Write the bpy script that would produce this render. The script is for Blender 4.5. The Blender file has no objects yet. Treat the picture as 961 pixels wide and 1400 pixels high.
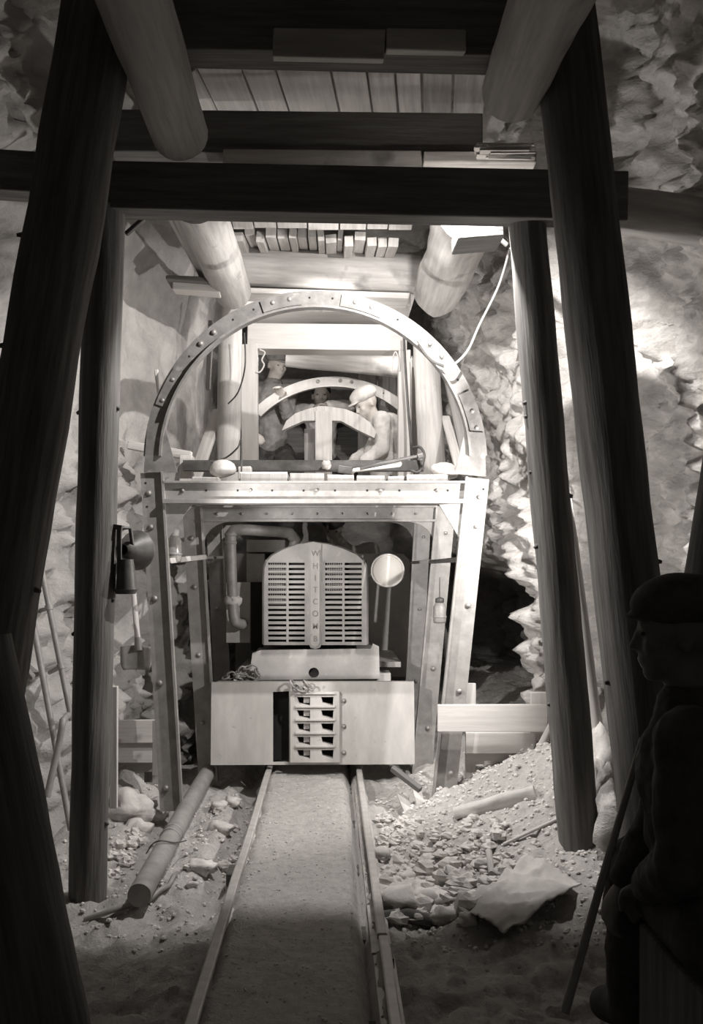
import bpy, bmesh, math, random
from mathutils import Vector, Matrix, noise, geometry
random.seed(7)
SC = bpy.context.scene
COL = SC.collection
F = 1260.0; CX = 452.0; CY = 777.0; CAMZ = 1.3
def W(px, py, Y):
    """point of the place that the photograph shows at px,py, at distance Y along the tunnel"""
    return Vector(((px-CX)/F*Y, Y, CAMZ+(CY-py)/F*Y))
def sstep(a, b, x):
    t = min(1, max(0, (x-a)/(b-a))); return t*t*(3-2*t)
def lerp(a, b, t): return a+(b-a)*t

# ------------------------------------------------------------------ materials
def mat(name, c1, c2, scale=6, stretch=(1,1,1), coords='Object', rough=.8, metal=0, bump=.3, detail=6, spots=None, spec=.3, bdist=.01, nrough=.62):
    m = bpy.data.materials.new(name); m.use_nodes = True
    nt = m.node_tree; N = nt.nodes; L = nt.links
    b = N['Principled BSDF']
    tc = N.new('ShaderNodeTexCoord'); mp = N.new('ShaderNodeMapping')
    mp.inputs['Scale'].default_value = stretch
    L.new(tc.outputs[coords], mp.inputs['Vector'])
    n = N.new('ShaderNodeTexNoise'); n.inputs['Scale'].default_value = scale; n.inputs['Detail'].default_value = detail
    n.inputs['Roughness'].default_value = nrough
    L.new(mp.outputs['Vector'], n.inputs['Vector'])
    r = N.new('ShaderNodeValToRGB')
    r.color_ramp.elements[0].position = .33; r.color_ramp.elements[1].position = .67
    r.color_ramp.elements[0].color = (*c1, 1); r.color_ramp.elements[1].color = (*c2, 1)
    L.new(n.outputs['Fac'], r.inputs['Fac'])
    out = r.outputs['Color']
    if spots:
        n2 = N.new('ShaderNodeTexNoise'); n2.inputs['Scale'].default_value = spots[0]; n2.inputs['Detail'].default_value = 3
        L.new(tc.outputs['Object'], n2.inputs['Vector'])
        r2 = N.new('ShaderNodeValToRGB'); r2.color_ramp.elements[0].position = spots[1]; r2.color_ramp.elements[1].position = spots[1]+.12
        L.new(n2.outputs['Fac'], r2.inputs['Fac'])
        mx = N.new('ShaderNodeMix'); mx.data_type = 'RGBA'
        L.new(r2.outputs['Color'], mx.inputs['Factor']); L.new(out, mx.inputs['A']); mx.inputs['B'].default_value = (*spots[2], 1)
        out = mx.outputs['Result']
    L.new(out, b.inputs['Base Color'])
    b.inputs['Roughness'].default_value = rough; b.inputs['Metallic'].default_value = metal
    b.inputs['Specular IOR Level'].default_value = spec
    if bump:
        bp = N.new('ShaderNodeBump'); bp.inputs['Strength'].default_value = bump; bp.inputs['Distance'].default_value = bdist
        L.new(n.outputs['Fac'], bp.inputs['Height']); L.new(bp.outputs['Normal'], b.inputs['Normal'])
    return m
def g(v, w=1.0): return (v*1.025*w, v*.98, v*.935/w)
WOODST = (34, 2.2, 1)
M = {}
M['post'] = mat('weathered_post_wood', g(.075), g(.17), 1, WOODST, 'UV', .9, bump=.6)
M['beam'] = mat('sawn_beam_wood', g(.09), g(.17), 1, WOODST, 'UV', .9, bump=.4)
M['log'] = mat('peeled_log_wood', g(.30), g(.48), 1, (22, 2, 1), 'UV', .85, bump=.4, spots=(5, .62, g(.2)))
M['plank'] = mat('pale_plank_wood', g(.42), g(.60), 1, WOODST, 'UV', .8, bump=.25, spots=(7, .66, g(.34)))
M['white_wood'] = mat('fresh_sawn_wood', g(.50), g(.62), 1, WOODST, 'UV', .8, bump=.15)
M['greyboard'] = mat('grey_board_wood', g(.24), g(.38), 1, WOODST, 'UV', .85, bump=.3)
M['steel'] = mat('dusty_steel', g(.24), g(.35), 14, (1,1,1), 'Object', .55, .15, .15, spots=(9, .6, g(.3)), spec=.4)
M['rail_steel'] = mat('worn_rail_steel', g(.42), g(.56), 14, (1,1,1), 'Object', .5, .2, .15, spec=.4)
M['rib_steel'] = mat('weathered_rib_steel', g(.15), g(.25), 14, (1,1,1), 'Object', .6, .15, .2, spots=(16, .6, g(.3)), spec=.4)
M['steel_dark'] = mat('dark_steel', g(.07), g(.13), 12, (1,1,1), 'Object', .5, .3, .15)
M['bolt'] = mat('bolt_steel', g(.25), g(.42), 30, (1,1,1), 'Object', .5, .4, .1)
M['paint'] = mat('dusty_locomotive_paint', g(.36), g(.47), 9, (1,1,1), 'Object', .5, 0, .08, spots=(16, .64, g(.52)), spec=.45)
M['paint_light'] = mat('scuffed_pale_paint', g(.47), g(.60), 11, (1,1,.35), 'Object', .55, 0, .1, spots=(22, .66, g(.36)))
M['hollow'] = mat('recess_shade_black', g(.02), g(.035), 10, (1,1,1), 'Object', .8, 0, .1)  # near-black colour stands in for the shade inside holes and recesses
M['rock'] = mat('blasted_rock', g(.40), g(.66), 7, (1,1,1.7), 'Object', .92, 0, .9, 12, spots=(3.5, .6, g(.72)), bdist=.045, nrough=.7)
M['shotcrete'] = mat('sprayed_concrete', g(.32), g(.46), 5, (1,1,1.3), 'Object', .9, 0, .8, 12, spots=(2.2, .58, g(.52)), bdist=.035, nrough=.7)
M['dirt'] = mat('trampled_muck', g(.44), g(.64), 24, (1,1,1), 'Object', .95, 0, 1.0, 12, spots=(34, .63, g(.27)), bdist=.022, nrough=.75)
M['stone'] = mat('broken_stone', g(.5), g(.68), 18, (1,1,1), 'Object', .9, 0, .6, 8)
M['canvas'] = mat('crumpled_canvas', g(.45), g(.6), 9, (1,1,1), 'Object', .95, 0, .5, 6)
M['rubber'] = mat('rubber_cable', g(.06), g(.1), 20, (1,1,1), 'Object', .6, 0, .1)
M['palecord'] = mat('pale_hose', g(.42), g(.55), 20, (1,1,1), 'Object', .7, 0, .1)
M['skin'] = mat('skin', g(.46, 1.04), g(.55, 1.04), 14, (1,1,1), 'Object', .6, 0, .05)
M['work_dark'] = mat('dark_work_cloth', g(.045), g(.08), 16, (1,1,1), 'Object', .95, 0, .5)
M['work_mid'] = mat('grey_work_cloth', g(.2), g(.3), 16, (1,1,1), 'Object', .95, 0, .5)
M['work_light'] = mat('pale_work_shirt', g(.5), g(.64), 16, (1,1,1), 'Object', .95, 0, .5)
M['hair'] = mat('dark_hair', g(.03), g(.05), 40, (1,1,1), 'Object', .8, 0, .3)
M['letter'] = mat('worn_raised_lettering', g(.26), g(.36), 30, (1,1,1), 'Object', .6, 0, .1)
def glass_mat(name, c, trans):
    m = bpy.data.materials.new(name); m.use_nodes = True
    nt = m.node_tree; b = nt.nodes['Principled BSDF']
    n = nt.nodes.new('ShaderNodeTexNoise'); n.inputs['Scale'].default_value = 18
    r = nt.nodes.new('ShaderNodeValToRGB')
    b.inputs['Roughness'].default_value = .6 if trans == 0 else .25
    r.color_ramp.elements[0].color = (*[v*.85 for v in c], 1); r.color_ramp.elements[1].color = (*c, 1)
    nt.links.new(n.outputs['Fac'], r.inputs['Fac']); nt.links.new(r.outputs['Color'], b.inputs['Base Color'])
    b.inputs['Transmission Weight'].default_value = trans
    return m
M['lens'] = glass_mat('frosted_lens_glass', (.62, .585, .54), 0.0)
M['glass'] = glass_mat('dusty_glass', (.8, .78, .74), .7)

# ------------------------------------------------------------------ mesh builder
class MB:
    def __init__(s): s.v = []; s.f = []; s.uv = []; s.sm = []
    def add(s, vs, fs, uvs=None, smooth=False):
        o = len(s.v); s.v += [Vector(p) for p in vs]
        for i, f in enumerate(fs):
            s.f.append([o+k for k in f]); s.uv.append(uvs[i] if uvs else [(vs[k][0], vs[k][2]) for k in f]); s.sm.append(smooth)
        return s
    def box(s, c, size, R=None, jit=0):
        sx, sy, sz = size; c = Vector(c)
        la = max(range(3), key=lambda i: size[i])
        cs = [(x, y, z) for x in (-.5, .5) for y in (-.5, .5) for z in (-.5, .5)]
        loc = [Vector((a*sx, b*sy, d*sz)) for a, b, d in cs]
        if jit: loc = [p+Vector([random.uniform(-jit, jit) for _ in range(3)]) for p in loc]
        fs = [(0,1,3,2), (4,6,7,5), (0,4,5,1), (2,3,7,6), (0,2,6,4), (1,5,7,3)]
        off = random.uniform(0, 20); uvs = []
        for f in fs:
            n = (loc[f[1]]-loc[f[0]]).cross(loc[f[2]]-loc[f[0]])
            na = max(range(3), key=lambda i: abs(n[i]))
            ax = [i for i in range(3) if i != na]
            lo = la if la in ax else ax[1]; ot = ax[0] if ax[0] != lo else ax[1]
            uvs.append([(loc[k][ot]+off+na*.37, loc[k][lo]+off) for k in f])
        R = R or Matrix.Identity(3)
        return s.add([c+R@p for p in loc], fs, uvs)
    def box2(s, a, b, jit=0):
        a = Vector(a); b = Vector(b)
        return s.box((a+b)/2, [abs(b[i]-a[i]) for i in range(3)], None, jit)
    def bar(s, a, b, w, h, roll=0, jit=0):
        a = Vector(a); b = Vector(b); d = b-a
        q = d.to_track_quat('Z', 'Y').to_matrix() @ Matrix.Rotation(roll, 3, 'Z')
        return s.box((a+b)/2, (w, h, d.length), q, jit)
    def tube(s, pts, rads, seg=14, caps=True, rough=0, seed=0, smooth=True, sub=0, rfreq=3):
        pts = [Vector(p) for p in pts]
        if not hasattr(rads, '__len__'): rads = [rads]*len(pts)
        if sub:
            np_, nr = [], []
            for i in range(len(pts)-1):
                for k in range(sub):
                    t = k/sub; np_.append(pts[i].lerp(pts[i+1], t)); nr.append(lerp(rads[i], rads[i+1], t))
            np_.append(pts[-1]); nr.append(rads[-1]); pts, rads = np_, nr
        ring = []; L = 0; vs = []
        prev = None
        for i, p in enumerate(pts):
            d = (pts[min(i+1, len(pts)-1)]-pts[max(i-1, 0)]).normalized()
            if prev is None:
                u = d.orthogonal().normalized()
            else:
                u = (prev-d*prev.dot(d)).normalized()
            prev = u; w = d.cross(u)
            if i: L += (p-pts[i-1]).length
            ring.append(L)
            for k in range(seg):
                a = 2*math.pi*k/seg; r = rads[i]
                if rough:
                    r *= 1+rough*(noise.noise(Vector((math.cos(a)*1.2+seed*3.1, math.sin(a)*1.2, L*rfreq)))*1.3+noise.noise(Vector((math.cos(a)*3+seed, math.sin(a)*3, L*rfreq*3)))*.5)
                vs.append(p+u*math.cos(a)*r+w*math.sin(a)*r)
        fs = []; uvs = []; n = len(pts); r0 = max(rads); off = seed*1.37
        for i in range(n-1):
            for k in range(seg):
                k2 = (k+1) % seg
                fs.append((i*seg+k, i*seg+k2, (i+1)*seg+k2, (i+1)*seg+k))
                a0 = 2*math.pi*k/seg*r0+off; a1 = 2*math.pi*(k+1)/seg*r0+off
                uvs.append([(a0, ring[i]+off), (a1, ring[i]+off), (a1, ring[i+1]+off), (a0, ring[i+1]+off)])
        s.add(vs, fs, uvs, smooth)
        if caps:
            o = len(s.v)-len(vs)
            for base, idx, rev in ((0, 0, True), ((n-1)*seg, -1, False)):
                lst = [o+base+k for k in range(seg)]
                if rev: lst.reverse()
                # duplicated cap ring keeps the edge crisp
                cv = [s.v[i].copy() for i in lst]; oo = len(s.v); s.v += cv
                s.f.append([oo+i for i in range(seg)])
                s.uv.append([(math.cos(6.283*i/seg)*.08, math.sin(6.283*i/seg)*.08) for i in range(seg)]); s.sm.append(False)
        return s
    def ell(s, c, r, R=None, seg=16, rings=10, jit=0, seed=0, facet=False):
        c = Vector(c); R = R or Matrix.Identity(3); vs = []
        def P(x, y, z):
            k = 1
            if jit:
                k += jit*(noise.noise(Vector((x*1.4+seed*5, y*1.4, z*1.4)))*1.6+noise.noise(Vector((x*3+seed, y*3, z*3)))*.6)
            return c+R@Vector((x*r[0]*k, y*r[1]*k, z*r[2]*k))
        vs.append(P(0, 0, 1))
        for i in range(1, rings):
            t = math.pi*i/rings
            for k in range(seg):
                a = 2*math.pi*k/seg; vs.append(P(math.sin(t)*math.cos(a), math.sin(t)*math.sin(a), math.cos(t)))
        vs.append(P(0, 0, -1)); fs = []
        for k in range(seg):
            fs.append((0, 1+k, 1+(k+1) % seg))
            fs.append((len(vs)-1, 1+(rings-2)*seg+(k+1) % seg, 1+(rings-2)*seg+k))
        for i in range(rings-2):
            for k in range(seg):
                a = 1+i*seg+k; b = 1+i*seg+(k+1) % seg
                fs.append((a, a+seg, b+seg, b))
        return s.add(vs, fs, None, not facet)
    def prism(s, outer, y0, y1, holes=(), axis='Y'):
        """outline in (x,z), extruded from y0 (front) to y1"""
        def P(p, y): return Vector((p[0], y, p[1])) if axis == 'Y' else (Vector((y, p[0], p[1])) if axis == 'X' else Vector((p[0], p[1], y)))
        loops = [list(outer)]+[list(h) for h in holes]
        flat = [p for l in loops for p in l]
        tri = geometry.tessellate_polygon([[Vector((p[0], p[1], 0)) for p in l] for l in loops])
        n = len(flat)
        vs = [P(p, y0) for p in flat]+[P(p, y1) for p in flat]
        s.add(vs, [tuple(t) for t in tri]+[tuple(n+i for i in reversed(t)) for t in tri])
        o = 0
        for l in loops:
            m = len(l)
            vv = [P(p, y0) for p in l]+[P(p, y1) for p in l]
            s.add(vv, [(i, (i+1) % m, m+(i+1) % m, m+i) for i in range(m)])
        return s
    def lathe(s, prof, c, axis=(0,0,1), seg=24, smooth=True):
        """prof: (radius, distance along the axis)"""
        q = Vector(axis).to_track_quat('Z', 'Y').to_matrix(); c = Vector(c); vs = []; n = len(prof)
        for r, h in prof:
            for k in range(seg):
                a = 2*math.pi*k/seg; vs.append(c+q@Vector((r*math.cos(a), r*math.sin(a), h)))
        fs = [(i*seg+k, i*seg+(k+1) % seg, (i+1)*seg+(k+1) % seg, (i+1)*seg+k) for i in range(n-1) for k in range(seg)]
        return s.add(vs, fs, None, smooth)
    def build(s, name, m, parent=None, bevel=0, fixn=True):
        me = bpy.data.meshes.new(name)
        org = Vector(parent['_w']) if parent is not None and '_w' in parent else Vector((0,0,0))
        if parent is None and s.v:
            lo = Vector([min(p[i] for p in s.v) for i in range(3)]); hi = Vector([max(p[i] for p in s.v) for i in range(3)])
            org = Vector(((lo.x+hi.x)/2, (lo.y+hi.y)/2, lo.z))
        me.from_pydata([p-org for p in s.v], [], s.f)
        uvl = me.uv_layers.new(name='UVMap'); flat = [c for f in s.uv for c in f]
        if len(flat) == len(me.loops):
            for i, c in enumerate(flat): uvl.data[i].uv = c
        me.polygons.foreach_set('use_smooth', s.sm)
        if fixn:
            bm = bmesh.new(); bm.from_mesh(me); bmesh.ops.recalc_face_normals(bm, faces=bm.faces); bm.to_mesh(me); bm.free()
        me.materials.append(m); me.update()
        o = bpy.data.objects.new(name, me); COL.objects.link(o)
        if parent is not None:
            o.parent = parent; o['_w'] = list(org)
        else:
            o.location = org; o['_w'] = list(org)
        if bevel:
            b = o.modifiers.new('bevel', 'BEVEL'); b.width = bevel; b.segments = 2; b.limit_method = 'ANGLE'; b.angle_limit = .8
        return o
def thing(name, label, cat, loc, group=None):
    o = bpy.data.objects.new(name, None); COL.objects.link(o); o.empty_display_size = .1
    o.location = loc; o['_w'] = list(loc); o['label'] = label; o['category'] = cat
    if group: o['group'] = group
    return o
def tag(o, label, cat, group=None, kind=None):
    if label: o['label'] = label; o['category'] = cat
    if group: o['group'] = group
    if kind: o['kind'] = kind
    return o
def struct(o): o['kind'] = 'structure'; return o
def copy_tree(o, parent=None):
    c = o.copy(); COL.objects.link(c); c.parent = parent
    for ch in [x for x in COL.objects if x.parent == o]: copy_tree(ch, c)
    return c

# ------------------------------------------------------------------ the tunnel
def fr(p, h=.9, o=6): return noise.fractal(p, h, 2.1, o)
def rocky(p, f=1.0):
    """blocky broken face, sharp ledges"""
    q = p*f
    d, _ = noise.voronoi(Vector((q.x*1.0, q.y*1.9, q.z*2.1))+noise.noise_vector(q*1.3)*.5)
    d2, _ = noise.voronoi(Vector((q.x*3, q.y*5.2, q.z*6))+noise.noise_vector(q*3)*.6)
    rot = Vector((q.x, q.y*.8+q.z*.6, q.z*.8-q.y*.6))
    q = q+noise.noise_vector(q*5)*.03
    k1 = 1-abs(noise.noise(Vector((rot.x*2, rot.y*2.0, rot.z*4.2)))*1.9)
    k2 = 1-abs(noise.noise(Vector((rot.x*5+3, rot.y*5.0, rot.z*9.5)))*1.9)
    k3 = 1-abs(noise.noise(Vector((rot.x*11+7, rot.y*12.0, rot.z*19)))*1.9)
    return (d[1]-d[0])*.40-d[0]*.30+(d2[1]-d2[0])*.26-d2[0]*.12+(k1-.5)*.30+(k2-.5)*.30*k1+(k3-.5)*.21+fr(q*6)*.10
def right_x(Y, Z):
    x = lerp(1.62, 1.06, sstep(4.3, 5.5, Y)); x = lerp(x, .98, sstep(5.6, 6.3, Y))
    x -= .06*sstep(2.6, 3.6, Z)
    return x
def right_wall(Y, Z):
    x = right_x(Y, Z)
    p = Vector((0, Y, Z))
    cav = sstep(5.35, 5.75, Y)*(1-sstep(1.12, 1.45, Z+.12*noise.noise(Vector((Y*3, Z*2, 2)))))*sstep(.12, .35, Z)
    r = rocky(p+Vector((3, 0, 0)), .95)
    amp = .30*lerp(1, .7, sstep(4.6, 5.4, Y)*(sstep(1.6, 2.4, Z)))
    return x+.75*cav-amp*r+.05
def left_wall(Y, Z):
    x = lerp(-1.75, -1.28, sstep(4.2, 5.4, Y)); x = lerp(x, -1.04, sstep(5.6, 6.6, Y))
    x += .2*sstep(2.8, 3.7, Z)
    p = Vector((7, Y, Z)); smooth = sstep(4.4, 5.2, Y)*sstep(1.75, 2.2, Z)
    return x+lerp(.26, .03, smooth)*rocky(p, 1.15)+.05*fr(p*1.2)
def sheet(name, m, fn, u0, u1, v0, v1, du, dv):
    nu = int((u1-u0)/du)+1; nv = int((v1-v0)/dv)+1; vs = []; fs = []
    for i in range(nu):
        for j in range(nv): vs.append(fn(u0+(u1-u0)*i/(nu-1), v0+(v1-v0)*j/(nv-1)))
    for i in range(nu-1):
        for j in range(nv-1): a = i*nv+j; fs.append((a, a+nv, a+nv+1, a+1))
    b = MB(); b.add(vs, fs, None, True); return struct(b.build(name, m, fixn=False))
sheet('wall_right', M['rock'], lambda u, v: Vector((right_wall(u, v), u, v)), .2, 9.6, -.5, 4.3, .021, .021)
sheet('wall_left', M['shotcrete'], lambda u, v: Vector((left_wall(u, v), u, v)), .2, 9.6, -.5, 4.3, .03, .03)
sheet('wall_back', M['rock'], lambda u, v: Vector((u, 9.4+.2*rocky(Vector((u, 3, v))), v)), -2.4, 2.4, -.5, 4.3, .06, .06)
sheet('ceiling', M['rock'], lambda u, v: Vector((u, v, 4.0-.25*rocky(Vector((u, v, 9))))), -2.4, 2.4, .2, 9.6, .05, .05)
def floor_z(x, y):
    p = Vector((x, y, 0)); tx = x+.102
    z = -.02
    between = 1-sstep(.24, .31, abs(tx)+.03*noise.noise(Vector((x*2, y*5, 3))))
    z += .062*between
    z -= .09*math.exp(-((x-.122)/.024)**2)*between
    z -= .12*math.exp(-((x+.49)/.07)**2)*sstep(3.2, 3.9, y)
    z -= .07*sstep(-.38, -.62, tx)*(1-sstep(-.75, -1.25, tx)*.2)
    z -= .08*sstep(-.95, -1.3, tx)
    z += .10*sstep(-.62, -.5, tx)*0
    # heap along the right side
    m = sstep(.50, 1.55, tx)*sstep(3.3, 4.6, y)*.36
    m += .12*math.exp(-((x-1.0)/.45)**2-((y-4.5)/.45)**2)
    m += .07*sstep(.42, .6, tx)*sstep(3.0, 3.6, y)
    z += m
    z -= .10*sstep(.5, 1.1, tx)*(1-sstep(2.6, 3.5, y))
    # dirt heap at left beside the shovel
    z += .42*math.exp(-((x+1.22)/.24)**2-((y-5.35)/.35)**2)
    # low spoil against the near left prop
    z += .30*math.exp(-((x+.95)/.35)**2-((y-2.25)/.4)**2)
    a = lerp(.05, .012, between)
    z += a*fr(p*3.2)+a*.5*fr(p*11, .7)+.006*noise.noise(p*40)
    return z
sheet('floor', M['dirt'], lambda u, v: Vector((u, v, floor_z(u, v))), -2.3, 2.3, .2, 9.6, .022, .022)

# ------------------------------------------------------------------ timber
def log(name, label, cat, a, b, ra, rb, m='log', seed=1, rough=.05, seg=20, group=None, knots=0, sub=26, rfreq=3):
    t = MB(); t.tube([a, b], [ra, rb], seg, True, rough, seed, True, sub, rfreq)
    o = tag(t.build(name, M[m]), label, cat, group)
    if knots:
        a = Vector(a); b = Vector(b); d = (b-a).normalized(); rnd = random.Random(seed)
        for k in range(knots):
            tt = rnd.uniform(.08, .92); side = rnd.choice((-1, 1)); c = a.lerp(b, tt); r = lerp(ra, rb, tt)
            n = Vector((side, -.25, rnd.uniform(-.2, .3))).normalized()
            kb = MB(); kb.tube([c+n*r*.8, c+n*(r*1.12)+Vector((0, 0, -.01))], [.016, .006], 8)
            kb.build('branch_stub', M[m], o)
    return o
log('timber_post', 'thick dark round prop leaning in the left foreground', 'post', W(137, 10, 3.3), W(-72, 1240, 3.3), .132, .142, 'post', 2, .05, knots=4)
log('timber_post', 'slimmer dark round prop standing just inside the leaning left foreground prop', 'post', W(143, 286, 3.86), W(118, 1275, 3.86), .085, .078, 'post', 3, .05, knots=5)
log('timber_post', 'dark round prop right of the track with its foot in the rubble', 'post', W(720, 300, 3.9), W(798, 1215, 3.9), .080, .088, 'post', 4, .07, knots=6)
log('timber_post', 'broad dark round prop leaning in front of the right rock wall', 'post', W(770, 20, 3.45), W(908, 1270, 3.45), .118, .124, 'post', 5, .05, knots=3)
log('timber_post', 'dark prop cut by the right edge of view, behind the seated figure', 'post', W(1012, 560, 2.95), W(905, 1000, 2.95)+Vector((0, 0, -.6)), .09, .1, 'post', 6, .05)
log('timber_baulk', 'massive dark sloping baulk in the bottom left corner', 'timber', W(-62, 880, 2.25), W(52, 1500, 2.25), .135, .15, 'post', 7, .04)
# first pole is added to draw the lit rim of the right prop
log('pale_pole', 'thin pale strip added for the lit rim of the rubble-footed right prop', 'pole', W(758, 560, 4.15), W(818, 1010, 4.3), .022, .03, 'plank', 8, .1, 10)
log('pale_pole', 'pale thin pole leaning from the rubble against the right wall', 'pole', W(706, 1085, 4.62), W(842, 820, 5.0), .02, .016, 'plank', 9, .1, 10)
# cap beams
def beam(name, label, cat, a, b, w, h, m='beam', roll=0, bevel=.006, group=None):
    t = MB(); t.bar(a, b, w, h, roll, .004); return tag(t.build(name, M[m], None, bevel), label, cat, group)
def hbeam(name, label, x0, y0, x1, y1, Y, hpx, depth, m='beam', cat='beam', bevel=.006):
    """horizontal timber whose front face is centred on the two ends"""
    a = W(x0, y0, Y); b = W(x1, y1, Y); a.y += depth/2; b.y += depth/2
    d = (b-a); R = d.to_track_quat('X', 'Z').to_matrix()
    t = MB(); t.box((a+b)/2, (d.length, depth, hpx/F*Y), R, .004); return tag(t.build(name, M[m], None, bevel), label, cat)
hbeam('cap_beam', 'long dark squared cap beam laid across the two inner round props', 120, 251, 860, 267, 3.79, 66, .12)
hbeam('cap_beam', 'dark beam end running off at the left behind the leaning prop', -60, 228, 128, 240, 3.98, 56, .12)
hbeam('cap_beam', 'upper dark cap beam carrying the roof boards', 150, 178, 660, 184, 4.3, 58, .16)
hbeam('cap_beam', 'dark beam along the very top of the view', 170, 22, 745, 34, 3.3, 86, .14)
hbeam('packing_board', 'pale packing board under the upper cap beam, left length', 305, 214, 577, 217, 4.25, 23, .14, 'log', 'board')
hbeam('packing_board', 'pale packing board under the upper cap beam, right length', 580, 213, 734, 215, 4.25, 15, .14, 'log', 'board')
hbeam('packing_board', 'worn board with a stepped end under the topmost beam', 372, 56, 526, 60, 3.26, 40, .045, 'log', 'board')
hbeam('packing_board', 'short grey board butted to the right of the stepped board under the topmost beam', 528, 52, 637, 54, 3.26, 30, .045, 'log', 'board')
tsp = thing('splintered_block', 'splintered broken wood block on the right end of the packing board', 'wood block', W(690, 214, 4.05))
t = MB()
for k in range(26):
    y = 199+random.uniform(0, 17); x = random.uniform(648, 672); t.bar(W(x, y+random.uniform(-1.5, 1.5), 4.12+random.uniform(0, .06)), W(733-random.uniform(0, 14), y+random.uniform(-1, 2), 4.14+random.uniform(0, .04)), random.uniform(.006, .014), random.uniform(.006, .02), random.uniform(0, 1.5))
t.build('splinters', M['log'], tsp)
log('roof_log', 'large dark log running along the roof at upper left', 'log', W(181, -10, 2.85)*1.9-W(246, 184, 3.74)*.9, W(246, 184, 3.74), .118, .112, 'greyboard', 11, .04)  # darker wood than the right log, put in for the roof shade
log('roof_log', 'large log running along the roof at upper right, blunt rounded end', 'log', W(755, -10, 2.88)*2.2-W(699, 128, 3.5)*1.2, W(699, 128, 3.5), .155, .112, 'log', 12, .05)
log('roof_log', 'peeled roof log slanting down to the left of the steel arch', 'log', W(268, 270, 4.45), W(318, 398, 5.85), .13, .118, 'log', 13, .03)
log('roof_log', 'rough-barked roof log slanting down to the right of the steel arch', 'log', W(641, 290, 4.5), W(597, 404, 5.7), .16, .135, 'log', 14, .12)
log('side_timber', 'rough log along the right wall beyond the cap beam end', 'log', W(838, 286, 4.0), W(1010, 312, 4.0), .10, .10, 'log', 15, .06)
hbeam('wedge_block', 'dark wedge block under the right end of the cap beam', 625, 317, 690, 312, 4.0, 22, .2)
beam('leaning_plank', 'narrow dark-edged plank beside the left roof log', 'plank', W(238, 285, 4.9), W(289, 402, 5.75), .07, .02, 'log', .4)
beam('leaning_plank', 'pale thin plank slanting left of the roof log', 'plank', W(226, 285, 5.0), W(272, 372, 5.75), .03, .03, 'plank', .3)
hbeam('wall_cleat', 'short white timber stub poking out at the left wall', 236, 389, 300, 394, 5.5, 13, .1, 'white_wood', 'timber')
hbeam('wall_cleat', 'short dark board lying on the white timber stub at the left wall', 227, 379, 300, 383, 5.45, 7, .2, 'beam', 'timber')
beam('brace_rod', 'thin dark brace rod high on the left under the cap beam', 'rod', W(172, 320, 4.4), W(206, 290, 4.4), .02, .02, 'rubber')
beam('brace_rod', 'thin dark brace rod beside the upper left roof log', 'rod', W(254, 101, 4.2), W(284, 78, 4.2), .02, .02, 'rubber')
beam('brace_rod', 'thin dark brace rod left of the right-hand inner prop top', 'rod', W(668, 312, 4.4), W(694, 336, 4.4), .02, .02, 'rubber')
# roof boards
ang = math.atan(147/1260)
xs = [232, 262, 300, 355, 397, 465, 510, 545, 578, 618, 662]
for i in range(len(xs)-1):
    a = W(xs[i], 155, 4.66); b = W(xs[i+1], 155, 4.66)
    w = b.x-a.x-.012; c = (a+b)/2; c.z = 3.6+random.uniform(-.006, .012)
    t = MB(); t.box(c, (w, 1.2, .03), Matrix.Rotation(-ang, 3, 'Z'))
    nm = ['leftmost', 'second', 'third', 'fourth', 'fifth', 'sixth', 'seventh', 'eighth', 'ninth', 'rightmost'][i]
    tag(t.build('roof_board', M['plank'] if i < 8 else M['greyboard'], None, .003), f'lengthwise roof board over the upper cap beam, {nm} of the ten from the left', 'board', 'roof boards over the upper cap beam')  # last two boards are greyed to paint the shadow at the right
# lagging ends above the cross log
r1 = [315, 345, 377, 420, 464, 502, 532, 566]
for i in range(len(r1)-1):
    a = W(r1[i]+1, 300, 5.2); b = W(r1[i+1]-1, 300, 5.2); t = MB()
    t.box(((a.x+b.x)/2, 5.15, 3.295+random.uniform(-.008, .008)), (b.x-a.x, .34, .045), Matrix.Rotation(-.10, 3, 'X'))
    tag(t.build('lagging_board', M['plank'], None, .003), 'pale board end in the upper row behind the cap beam', 'board', 'upper row of lagging board ends')
r2 = [318, 333, 349, 362, 378, 394, 406, 420, 433, 444, 461, 470, 484, 501, 516, 530, 546]
for i in range(len(r2)-1):
    yy = 5.6+random.uniform(-.05, .05); zt = lerp(318, 326, i/15)+random.uniform(-6, 5)
    a = W(r2[i]+1, zt, yy); b = W(r2[i+1]-1, zt, yy); t = MB()
    t.box(((a.x+b.x)/2, yy+.3, a.z+.045), (b.x-a.x, .6, .05+random.uniform(0, .02)), Matrix.Rotation(.16, 3, 'X')@Matrix.Rotation(random.uniform(-.1, .1), 3, 'Y'))
    tag(t.build('lagging_board', M['plank'], None, .003), 'short uneven board end in the lower row above the thick cross log', 'board', 'lower row of lagging board ends')
log('cross_log', 'thick smooth cross log behind the roof log ends', 'log', W(300, 362, 6.15), W(574, 376, 6.1), .135, .125, 'log', 16, .03)
hbeam('ledge_board', 'dark-edged board under the thick cross log', 330, 396, 560, 404, 6.05, 7, .25, 'plank', 'board')
bx = [332, 356, 383, 405, 438, 466, 497, 520, 541, 560]
for i in range(len(bx)-1):
    a = W(bx[i]+1, 418, 6.25); b = W(bx[i+1]-1, 393+random.uniform(0, 6), 6.4)
    t = MB(); t.box2(a, b, .004)
    tag(t.build('blocking_piece', M['white_wood' if i % 2 else 'plank'], None, .003), 'pale wooden blocking piece above the crown of the steel arch', 'wood block', 'blocking above the arch crown')
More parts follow.
